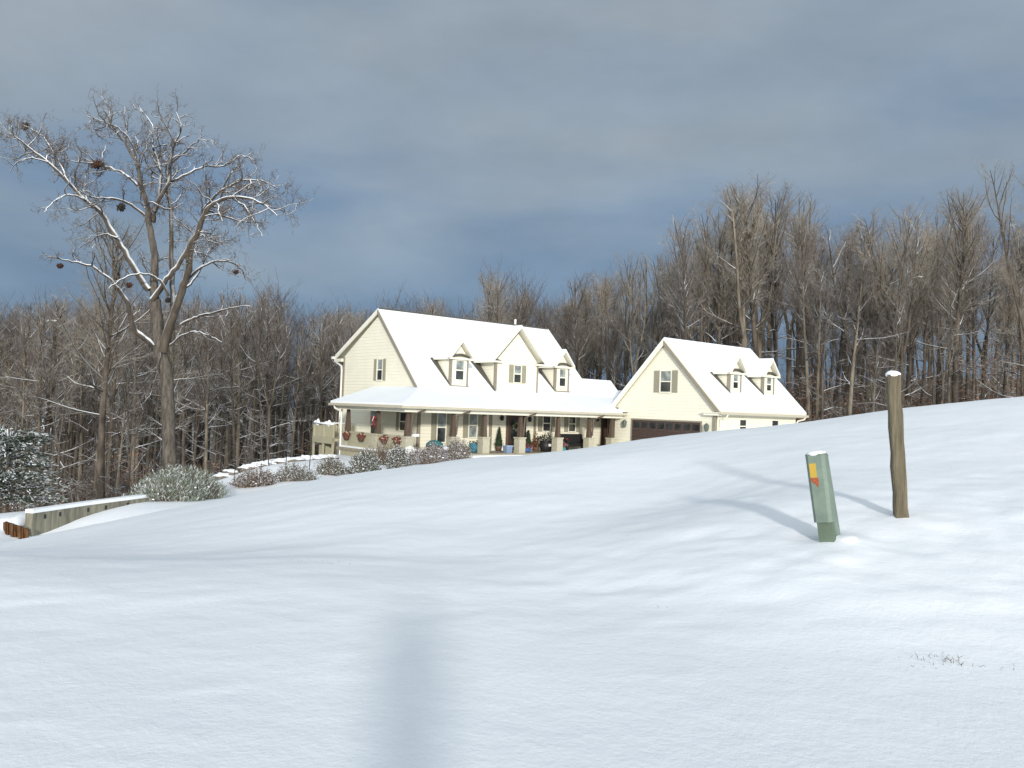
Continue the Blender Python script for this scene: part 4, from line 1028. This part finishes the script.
TOPX = [-80, 0, 20, 60, 100, 150, 200, 240, 262, 285, 305, 335, 350, 375, 400, 430, 450, 465, 480, 497, 515, 535, 555, 590, 615, 650, 680, 700, 722, 760, 790, 812, 835, 855, 880, 905, 930, 960, 975, 990, 1005, 1024, 1100]
TOPY = [295, 300, 302, 292, 292, 288, 292, 290, 272, 300, 308, 302, 300, 300, 286, 290, 300, 312, 290, 264, 272, 290, 292, 264, 272, 248, 236, 208, 192, 178, 180, 205, 212, 208, 245, 196, 206, 190, 200, 225, 212, 202, 190]
def topy(px): return float(np.interp(px, TOPX, TOPY))
placed = []
def ok(x, y, r):
    a = x * UX + y * UY; b = x * VX + y * VY
    if 16 < a < 46 and 20 < b < 48: return False
    for (u_, v_) in placed:
        if (u_ - x) ** 2 + (v_ - y) ** 2 < r * r: return False
    return True
LL = 'slender bare tree among the crowded trunks of the lower woodland left of the house'
LM_ = 'bare tree in the woodland directly behind the main house roof'
LR = 'tall bare tree in the woodland on the rise behind and right of the garage'
GL, GM, GR = 'trees of the lower woodland on the left', 'trees behind the main house', 'trees on the rise behind the garage'
rnd = random.Random(77)
def scatter(n, px0, px1, d0, d1, protos, label, group, jit, minr, smin=.85, smax=1.15, pw=1.0, dropmin=0):
    made = 0; tries = 0
    while made < n and tries < n * 60:
        tries += 1
        px = px0 + (px1 - px0) * ((made + rnd.random()) / n if tries < n * 20 else rnd.random()); u_ = rnd.random() ** pw; dp = d0 + (d1 - d0) * u_
        x_ = (px - 512) / FPX * dp; y_ = dp
        if not ok(x_, y_, minr): continue
        ty = topy(px) + dropmin + jit * rnd.random() ** 1.6; zt = (hor(px) - ty) / FPX * dp
        placed.append((x_, y_)); made += 1
        put_tree(rnd.choice(protos), x_, y_, zt, label, group, rnd.uniform(smin, smax), None, (rnd.gauss(0, .012), rnd.gauss(0, .012)))
# recognisable ones on the right, placed by hand
def hand(px, ty, dp, proto, label, sxy=1.0, rz=None, lean=(0, 0)):
    x_ = (px - 512) / FPX * dp; placed.append((x_, dp)); put_tree(proto, x_, dp, (hor(px) - ty) / FPX * dp, label, None, sxy, rz, lean)
hand(768, 178, 56, PROTO_R[0], 'tallest tan-crowned bare tree, rising right above the garage dormers', 1.35)
hand(742, 186, 55, PROTO_R[4], 'tall forked bare tree with russet top, just left of the tallest one above the garage', 1.15)
hand(722, 196, 57, PROTO_R[3], 'dark stemmed bare tree left of the russet topped forked tree above the garage', 1.1)
hand(697, 215, 55, PROTO_R[5], 'slim pale bare tree rising above the garage ridge with long snowy lower limbs', 1.05)
hand(901, 196, 50, PROTO_R[2], 'bare tree with three rising stems behind the top of the wooden post', 1.0)
hand(958, 190, 52, PROTO_R[0], 'broad dense bare tree right of the wooden post, near the picture edge', 1.3)
hand(845, 210, 54, PROTO_R[6], 'forked dark bare tree between the garage and the wooden post', 1.2)
hand(812, 206, 52, PROTO_R[1], 'narrow bare tree just beyond the right end of the garage roof', 1.0)
hand(1030, 150, 42, PROTO_R[2], 'big dark bare tree cut off by the right edge of the picture', .9)
scatter(84, 600, 1090, 52, 84, PROTO_R, LR, GR, 45, 1.6)
scatter(26, 600, 1080, 46, 62, PROTO_L, LR, GR, 90, 1.3, .8, 1.1, dropmin=40)
scatter(36, 340, 610, 66, 92, PROTO_R[:2] + PROTO_R[3:6], LM_, GM, 24, 1.5)
scatter(82, -50, 348, 37, 62, PROTO_L, LL, GL, 60, 1.0, .8, 1.15, 1.2)
scatter(46, -50, 348, 60, 88, PROTO_L + PROTO_R[:2], LL, GL, 26, 1.2, .9, 1.2)

# the farther woods that nobody could count: one mass of many thin trees
rs = np.random.RandomState(3); T = Tubes()
def far_tree(x_, y_, zb, zt):
    Hh = zt - zb
    p, d = curve(rs, np.array([x_, y_, zb - .5]), np.array([rs.normal(0, .04), rs.normal(0, .04), 1.]), Hh, 6, .025, .03)
    rr = np.linspace(.14 + .08 * rs.rand(), .03, 7); T.add(p, rr, 4, 0)
    for i in range(34):
        k = 2 + int(rs.rand() ** .8 * 4.2); k = min(k, 6); an = rs.rand() * 6.28
        q, _ = curve(rs, p[k] if k == 6 else p[k] * .5 + p[min(k + 1, 6)] * .5, np.array([cos(an) * .6, sin(an) * .6, .9]), Hh * (.10 + .12 * rs.rand()), 3, .12, .06)
        T.add(q, np.linspace(.035, .012, 4), 3, 1)
        for j in range(5):
            a = q[1 + j % 3]; an2 = rs.rand() * 6.28
            b_ = a + np.array([cos(an2) * .5, sin(an2) * .5, .8]) * (.6 + rs.rand())
            T.add(np.array([a, (a + b_) / 2 + rs.normal(0, .08, 3), b_]), [.016, .012, .007], 3, 1)
FX = []
for (n, a0, a1, d0, d1, drop) in ((230, -120, 350, 60, 120, 14), (110, 340, 620, 92, 120, 12), (140, 600, 1160, 86, 125, 75)):
    for i in range(n):
        px = rs.uniform(a0, a1); dp = rs.uniform(d0, d1); FX.append(((px - 512) / FPX * dp, dp, (hor(px) - topy(px) - drop - 50 * rs.rand()) / FPX * dp))
zz = zsmooth(np.array([(a, b_) for a, b_, c in FX]))
for (a, b_, c), g_ in zip(FX, zz): far_tree(a, b_, g_, c)
o = bpy.data.objects.new('woodland', T.mesh('woodland', [BARK, TWIG])); col.objects.link(o)
tag(o, 'far mass of bare grey-brown woodland beyond the nearer trees', 'woodland', kind='stuff')

# brush and beech saplings at the foot of the woods
T = Tubes(); 
def sapling(x_, y_, g_, h):
    p, d = curve(rs, np.array([x_, y_, g_ - .1]), np.array([rs.normal(0, .15), rs.normal(0, .15), 1.]), h, 4, .07, .03)
    T.add(p, np.linspace(.025 + .02 * rs.rand(), .008, 5), 3, 0)
    for j in range(11):
        k = 1 + j % 4; an = rs.rand() * 6.28
        q, _ = curve(rs, p[k], np.array([cos(an), sin(an), .5]), .3 + h * .28 * rs.rand(), 3, .2, .0)
        T.add(q, np.linspace(.012, .005, 4), 3, 0)
LEAFP = []
pts = []
for (n, a0, a1, d0, d1) in ((420, -60, 345, 34, 60), (560, 640, 1090, 47, 80), (120, 345, 640, 62, 80)):
    for i in range(n):
        px = rs.uniform(a0, a1); dp = rs.uniform(d0, d1); x_ = (px - 512) / FPX * dp
        a = x_ * UX + dp * UY; b_ = x_ * VX + dp * VY
        if 15 < a < 46 and 20 < b_ < 50: continue
        pts.append((x_, dp))
zz = zsmooth(np.array(pts))
for (x_, y_), g_ in zip(pts, zz):
    h = 1.2 + (5.5 if x_ > 5 else 3.2) * rs.rand() ** 1.5; sapling(x_, y_, g_, h)
    if rs.rand() < (.07 if x_ < 5 else .3):
        for j in range(90):
            LEAFP.append((x_ + rs.normal(0, .5), y_ + rs.normal(0, .5), g_ + h * (.25 + .65 * rs.rand())))
me2 = T.mesh('brush', [TWIG])
o = bpy.data.objects.new('brush', me2); col.objects.link(o); tag(o, 'leafless brush and saplings at the foot of the woods', 'brush', kind='stuff')
m_ = MB(); rnd = random.Random(2)
for p in LEAFP:
    c = Vector(p); d_ = Vector((rnd.gauss(0, 1), rnd.gauss(0, 1), rnd.gauss(0, 1))).normalized() * .07; s_ = d_.cross(Vector((rnd.random(), rnd.random(), rnd.random()))).normalized() * .04
    m_.add([tuple(c - d_), tuple(c + s_), tuple(c + d_), tuple(c - s_)], [(0, 1, 2, 3)])
o = m_.build('dead_leaves', snowy('russet_leaf', (.16, .07, .035), (.27, .15, .09), .6, .9, .3, 1.0)); tag(o, 'russet dead leaves still hanging on the saplings at the wood edge', 'leaves', kind='stuff')

# ------------------------------------------------------------------ the big tree on the left
def P3(x_, y_, d_): return np.array(D(x_, y_, d_))
DH = 29.0
basep = P3(172, 500, DH); gb = gz(basep[0], DH)
t = empty('large_bare_tree', (basep[0], DH, gb), 0, 'large spreading bare tree with snow lined limbs standing alone on the left', 'tree')
rs = np.random.RandomState(42)
TR = Tubes(); T = Tubes(); off = np.array([basep[0], DH, gb])
def spline(pp, m=4):
    pp = np.array(pp, float); out = []
    P = np.vstack([2 * pp[0] - pp[1], pp, 2 * pp[-1] - pp[-2]])
    for i in range(1, len(P) - 2):
        for j in range(m):
            u_ = j / m; a, b_, c, d_ = P[i - 1], P[i], P[i + 1], P[i + 2]
            out.append(.5 * ((2 * b_) + (-a + c) * u_ + (2 * a - 5 * b_ + 4 * c - d_) * u_ * u_ + (-a + 3 * b_ - 3 * c + d_) * u_ ** 3))
    out.append(P[-2]); return np.array(out)
cfgH = [dict(den=2.8, u0=.25, len=.30, ang=55, n=7, wob=.32, lift=.05, r=.028, k=4, mi=0, tap=.5, min=.6, max=1.6),
        dict(den=5.0, u0=.12, len=.5, ang=52, n=6, wob=.45, lift=.05, r=.014, k=3, mi=1, min=.35, max=.8),
        dict(den=8.0, u0=.1, len=.5, ang=52, n=4, wob=.5, lift=.05, r=.0095, k=3, mi=1, min=.16, max=.4),
        dict(den=8.0, u0=.2, len=.5, ang=50, n=2, wob=.5, lift=.05, r=.0085, k=3, mi=1, min=.09, max=.18)]
def limb(px, r0, r1, doff0=0, doff1=0, tgt=None, lev=0, density=1.0, u0=None, wob=.05):
    n = len(px); pts = [P3(a, b_, DH + doff0 + (doff1 - doff0) * (i / (n - 1)) ** 1.2) for i, (a, b_) in enumerate(px)]
    q = spline(pts, 4) - off
    q[1:-1] += rs.normal(0, wob * .5, q[1:-1].shape) * np.array([1, 1, 1]) * .6
    rr = np.linspace(r0 * (1 if tgt is TR else 1.2), r1 * 1.35, len(q))
    (tgt or T).add(q, rr, 8 if r0 > .08 else 5, 0)
    cfg = [dict(c) for c in cfgH]
    cfg[lev]['den'] *= density
    if u0 is not None: cfg[lev]['u0'] = u0
    if density > 0: grow(rs, T, q, rr, lev, 3, cfg)
    return q
limb([(172, 508), (171, 470), (169, 440), (168, 400), (166, 372), (161, 354), (158, 330), (155, 300)], .24, .15, 0, 0, TR, 0, 0)
limb([(155, 302), (154, 285), (155, 260), (152, 240), (149, 222), (147, 205), (140, 182), (137, 165), (128, 148), (115, 130), (105, 112)], .15, .018, 0, -.5, TR, 0, .9, .35)
limb([(153, 222), (156, 205), (169, 182), (170, 164), (175, 145), (181, 128), (176, 112)], .075, .014, 0, .6, None)
limb([(155, 212), (160, 190), (160, 168), (153, 146), (152, 125), (140, 108)], .06, .012, 0, 1.2, None)
limb([(166, 345), (172, 320), (173, 300), (172, 267), (171, 220), (169, 195), (166, 170)], .10, .03, .1, 1.0, None, 0, .7, .4)
limb([(163, 352), (170, 325), (180, 297), (187, 275), (190, 252), (198, 230), (207, 210), (217, 202), (231, 197), (250, 199), (266, 206), (277, 216)], .13, .014, -.1, -1.6, None, 0, 1.0, .3)
limb([(152, 300), (163, 284), (171, 274), (181, 260), (192, 238), (200, 226), (206, 205), (226, 188), (241, 181), (259, 180), (277, 188)], .085, .014, -.2, .4, None, 0, 1.0, .35)
limb([(222, 190), (230, 175), (240, 163), (252, 152)], .03, .01, .3, .6)
limb([(153, 346), (143, 337), (134, 329), (130, 314), (126, 300), (118, 288)], .09, .05, -.1, -1.0, None, 0, .3)
limb([(118, 288), (108, 277), (91, 266), (75, 262), (62, 259), (48, 257)], .05, .014, -1.0, -2.0)
limb([(149, 290), (137, 272), (125, 252), (112, 230), (100, 211), (84, 199), (69, 183), (48, 162), (32, 150), (19, 139), (10, 134)], .10, .012, -.1, -1.2, None, 0, 1.1, .35)
limb([(84, 199), (72, 195), (60, 197), (50, 205), (44, 212)], .035, .01, -.8, -1.8)
limb([(48, 162), (32, 158), (18, 162), (10, 172)], .025, .009, -1.1, -1.4)
limb([(69, 183), (62, 168), (52, 150), (44, 138), (30, 128), (20, 124)], .03, .009, -1.0, .3)
limb([(146, 217), (131, 205), (116, 199), (100, 198), (91, 197), (78, 190)], .05, .012, 0, -2.0)
limb([(138, 186), (125, 174), (106, 166), (91, 163), (72, 161), (60, 152)], .045, .01, 0, 1.6)
limb([(137, 165), (130, 140), (118, 128), (104, 122), (86, 116)], .035, .009, -.2, -1.0)
limb([(169, 183), (187, 174), (203, 167), (225, 166), (240, 156), (255, 160)], .045, .01, .5, 1.8)
limb([(170, 164), (187, 150), (200, 140), (214, 142)], .03, .009, .5, -.4)
limb([(175, 145), (168, 128), (160, 115), (158, 105)], .028, .009, .6, .2)
limb([(181, 325), (192, 319), (203, 315), (218, 311), (231, 308), (250, 306)], .05, .012, -.1, -1.2, None, 0, .7)
limb([(186, 280), (200, 268), (213, 262), (230, 262), (242, 270), (246, 280)], .05, .010, -.1, 1.5)
limb([(168, 296), (162, 283), (152, 276), (137, 274), (122, 279), (109, 288)], .05, .014, -.2, -1.6, None, 0, .6)
limb([(170, 345), (183, 335), (197, 332), (210, 336), (222, 342)], .035, .009, -.1, -1.2, None, 0, .6)
limb([(207, 210), (218, 214), (236, 220), (252, 222), (268, 222)], .04, .01, -.6, .8)
limb([(231, 197), (244, 206), (255, 222), (262, 236)], .03, .009, -1.0, -1.8)
limb([(160, 350), (158, 372), (150, 395), (141, 405)], .02, .006, -.2, -.6, None, 1, .4)
limb([(172, 300), (184, 290), (196, 276), (206, 258), (213, 240)], .05, .012, .3, 1.6)
limb([(118, 238), (105, 234), (92, 240), (80, 248)], .03, .009, -.6, 1.0)
tm = TR.mesh('trunk', [HBARK]); cm = T.mesh('crown', [HLIMB, HTWIG])
for nme, mm in (('trunk', tm), ('crown', cm)):
    o = bpy.data.objects.new(nme, mm); col.objects.link(o); o.parent = t
print('hero faces', len(cm.polygons))
# drey nests and leaf clumps caught in it
def nest(px, py, r, c, label, dd=0):
    p = P3(px, py, DH + dd); m_ = MB(); rnd = random.Random(int(px)); 
    m_.blob((0, 0, 0), (r * .42, r * .4, r * .3), .7, px, 10, 7, 2.5)
    for i in range(170):
        d_ = Vector((rnd.gauss(0, 1), rnd.gauss(0, 1), rnd.gauss(0, .8))).normalized(); c_ = d_ * r * (.3 + .55 * rnd.random()) + Vector((0, 0, r * .15 * d_.x)); e = Vector((rnd.gauss(0, 1), rnd.gauss(0, 1), rnd.gauss(0, 1))).normalized() * .07; s_ = e.cross(d_).normalized() * .025
        m_.add([tuple(c_ - e), tuple(c_ + s_), tuple(c_ + e), tuple(c_ - s_)], [(0, 1, 2, 3)])
    o = m_.build('squirrel_nest', c); o.location = tuple(p); tag(o, label, 'nest', 'leaf nests in the big bare tree')
NB = mat('nest_rust', (.07, .035, .022), .95, .4, 12); NDk = mat('nest_dark', (.035, .03, .025), .95, .4, 12)
nest(97, 165, .30, NB, 'rust-brown leaf nest on the upper left limb of the big tree', .4)
nest(121, 207, .19, NDk, 'black looking nest hanging under the middle left limb of the big tree', -.8)
nest(25, 126, .17, NDk, 'small dark nest at the far upper left tip of the big tree', .3)
nest(129, 285, .11, NB, 'small brown leaf clump on the snowy low arch left of the trunk', -.9)
nest(60, 266, .09, NB, 'tiny brown leaf clump at the end of the lower left limb', -1.6)
nest(236, 272, .09, NB, 'small brown leaf clump on the lower right limb of the big tree', .9)
nest(168, 300, .10, NDk, 'small dark leaf clump low against the trunk fork', -.2)
# the second, thinner tree behind it on the left
hx = P3(104, 480, 36)
placed.append((hx[0], 36)); put_tree(PROTO_R[0], hx[0], 36, P3(98, 215, 36)[2], 'second tall bare tree behind and left of the large spreading one', None, 1.3)
hx = P3(40, 480, 40); put_tree(PROTO_L[2], hx[0], 40, P3(40, 290, 40)[2], 'crooked snowy limbed bare tree behind the evergreen at far left', None, 1.5)

# ------------------------------------------------------------------ person who casts the long shadow in front
v_ = [(0, 0, .93), (0, .02, 1.12), (0, .0, 1.38), (0, .0, 1.5), (0, .01, 1.6), (0, .02, 1.71)]
e_ = [(0, 1), (1, 2), (2, 3), (3, 4), (4, 5)]
r_ = [.17, .16, .19, .075, .10, .075]
def chain(start, pts, rads):
    p = start
    for q, r in zip(pts, rads):
        v_.append(q); r_.append(r); e_.append((p, len(v_) - 1)); p = len(v_) - 1
for sg in (-1, 1):
    chain(0, [(sg * .12, 0, .88), (sg * .17, .02, .48), (sg * .20, -.02, .09), (sg * .21, .12, .04)], [.10, .065, .045, .04])
    chain(2, [(sg * .19, 0, 1.40), (sg * .24, .05, 1.13), (sg * .12, .22, 1.33), (sg * .07, .27, 1.42)], [.075, .055, .038, .035])
me3 = bpy.data.meshes.new('person'); me3.from_pydata(v_, e_, []); per = bpy.data.objects.new('person', me3); col.objects.link(per)
per.location = (.02, -.42, -1.6)
sk = per.modifiers.new('skin', 'SKIN'); sk.use_smooth_shade = True
for i, sv in enumerate(me3.skin_vertices[0].data): sv.radius = (r_[i], r_[i] * .8); sv.use_root = (i == 0)
per.modifiers.new('sub', 'SUBSURF').levels = 2; per.modifiers['sub'].render_levels = 2
me3.materials.append(mat('dark_winter_clothes', (.05, .06, .09), .9, .2))
tag(per, 'person in dark winter clothes whose long shadow lies across the foreground snow', 'person')

# ------------------------------------------------------------------ sky, sun
SE, SA = radians(13), radians(6)
S = Vector((sin(SA) * cos(SE), -cos(SA) * cos(SE), sin(SE)))
w = bpy.data.worlds.new('World'); scene.world = w; w.use_nodes = True; nt = w.node_tree
bgn = nt.nodes['Background']; sky = nd(nt, 'ShaderNodeTexSky'); sky.sky_type = 'NISHITA'; sky.sun_disc = False; sky.sun_elevation = SE; sky.sun_rotation = radians(180 - 6)
sky.air_density = 1.0; sky.dust_density = 1.5
tc = nd(nt, 'ShaderNodeTexCoord'); sp = nd(nt, 'ShaderNodeSeparateXYZ'); nt.links.new(tc.outputs['Generated'], sp.inputs[0])
mp = nd(nt, 'ShaderNodeMapping'); mp.inputs['Scale'].default_value = (1.0, 1.0, 3.2); mp.inputs['Location'].default_value = (.3, .9, .12); nt.links.new(tc.outputs['Generated'], mp.inputs[0])
ns = nd(nt, 'ShaderNodeTexNoise', Scale=2.1, Detail=8.0, Roughness=.48); ns.inputs['Distortion'].default_value = .3
nt.links.new(mp.outputs[0], ns.inputs['Vector'])
# cloud deck tone by elevation
cr = nd(nt, 'ShaderNodeValToRGB'); e = cr.color_ramp
e.elements[0].position = .0; e.elements[0].color = (.08, .14, .235, 1)
e.elements[1].position = .70; e.elements[1].color = (.315, .36, .385, 1)
for (p_, c_) in ((.10, (.095, .165, .285)), (.18, (.155, .235, .355)), (.30, (.25, .315, .395)), (.45, (.315, .36, .40))):
    q = e.elements.new(p_); q.color = c_ + (1,)
nsc = nd(nt, 'ShaderNodeMath', operation='MULTIPLY_ADD'); nsc.inputs[1].default_value = .62; nsc.inputs[2].default_value = -.30
nt.links.new(ns.outputs[0], nsc.inputs[0])
ad = nd(nt, 'ShaderNodeMath', operation='ADD'); nt.links.new(sp.outputs['Z'], ad.inputs[0]); nt.links.new(nsc.outputs[0], ad.inputs[1]); nt.links.new(ad.outputs[0], cr.inputs[0])
# brighter, thinner cloud on the sun's side
mr = nd(nt, 'ShaderNodeMapRange'); mr.inputs['From Min'].default_value = .35; mr.inputs['From Max'].default_value = -.5; mr.inputs['To Min'].default_value = 0.0; mr.inputs['To Max'].default_value = 1.0
nt.links.new(sp.outputs['Y'], mr.inputs['Value'])
np2 = nd(nt, 'ShaderNodeMapping'); np2.inputs['Scale'].default_value = (1.0, 1.0, 2.4); nt.links.new(tc.outputs['Generated'], np2.inputs[0])
n5 = nd(nt, 'ShaderNodeTexNoise', Scale=5.5, Detail=8.0, Roughness=.55); nt.links.new(np2.outputs[0], n5.inputs['Vector'])
m5 = nd(nt, 'ShaderNodeMapRange'); m5.inputs['From Min'].default_value = .3; m5.inputs['From Max'].default_value = .7; m5.inputs['To Min'].default_value = .96; m5.inputs['To Max'].default_value = 1.14
nt.links.new(n5.outputs[0], m5.inputs['Value'])
mo = nd(nt, 'ShaderNodeMixRGB', blend_type='MULTIPLY'); mo.inputs[0].default_value = 1; nt.links.new(cr.outputs[0], mo.inputs[1]); nt.links.new(m5.outputs[0], mo.inputs[2])
ml = nd(nt, 'ShaderNodeMixRGB'); ml.inputs[2].default_value = (.95, 1.05, 1.11, 1)
nt.links.new(mo.outputs[0], ml.inputs[1]); nt.links.new(mr.outputs[0], ml.inputs[0])
sc_ = nd(nt, 'ShaderNodeMixRGB', blend_type='MULTIPLY'); sc_.inputs[0].default_value = 1; sc_.inputs[2].default_value = (1, 1, 1, 1)
nt.links.new(sky.outputs[0], sc_.inputs[1])
# cloud colours are divided by the background strength so that both share it
dv = nd(nt, 'ShaderNodeMixRGB', blend_type='DIVIDE'); dv.inputs[0].default_value = 1; dv.inputs[2].default_value = (.1, .1, .1, 1); nt.links.new(ml.outputs[0], dv.inputs[1])
mx = nd(nt, 'ShaderNodeMixRGB'); mx.inputs[0].default_value = .88
nt.links.new(sc_.outputs[0], mx.inputs[1]); nt.links.new(dv.outputs[0], mx.inputs[2])
nt.links.new(mx.outputs[0], bgn.inputs[0]); bgn.inputs[1].default_value = .1
sun = bpy.data.lights.new('sun', 'SUN'); sun.energy = 3.1; sun.angle = radians(4.2); sun.color = (1.0, .95, .88)
so = bpy.data.objects.new('sun', sun); col.objects.link(so); so.rotation_euler = S.to_track_quat('Z', 'Y').to_euler()

scene.render.engine = 'CYCLES'
scene.view_settings.view_transform = 'Standard'; scene.view_settings.look = 'None'; scene.view_settings.exposure = 0.1; scene.view_settings.gamma = 1
scene.cycles.max_bounces = 5; scene.cycles.diffuse_bounces = 3; scene.cycles.glossy_bounces = 2
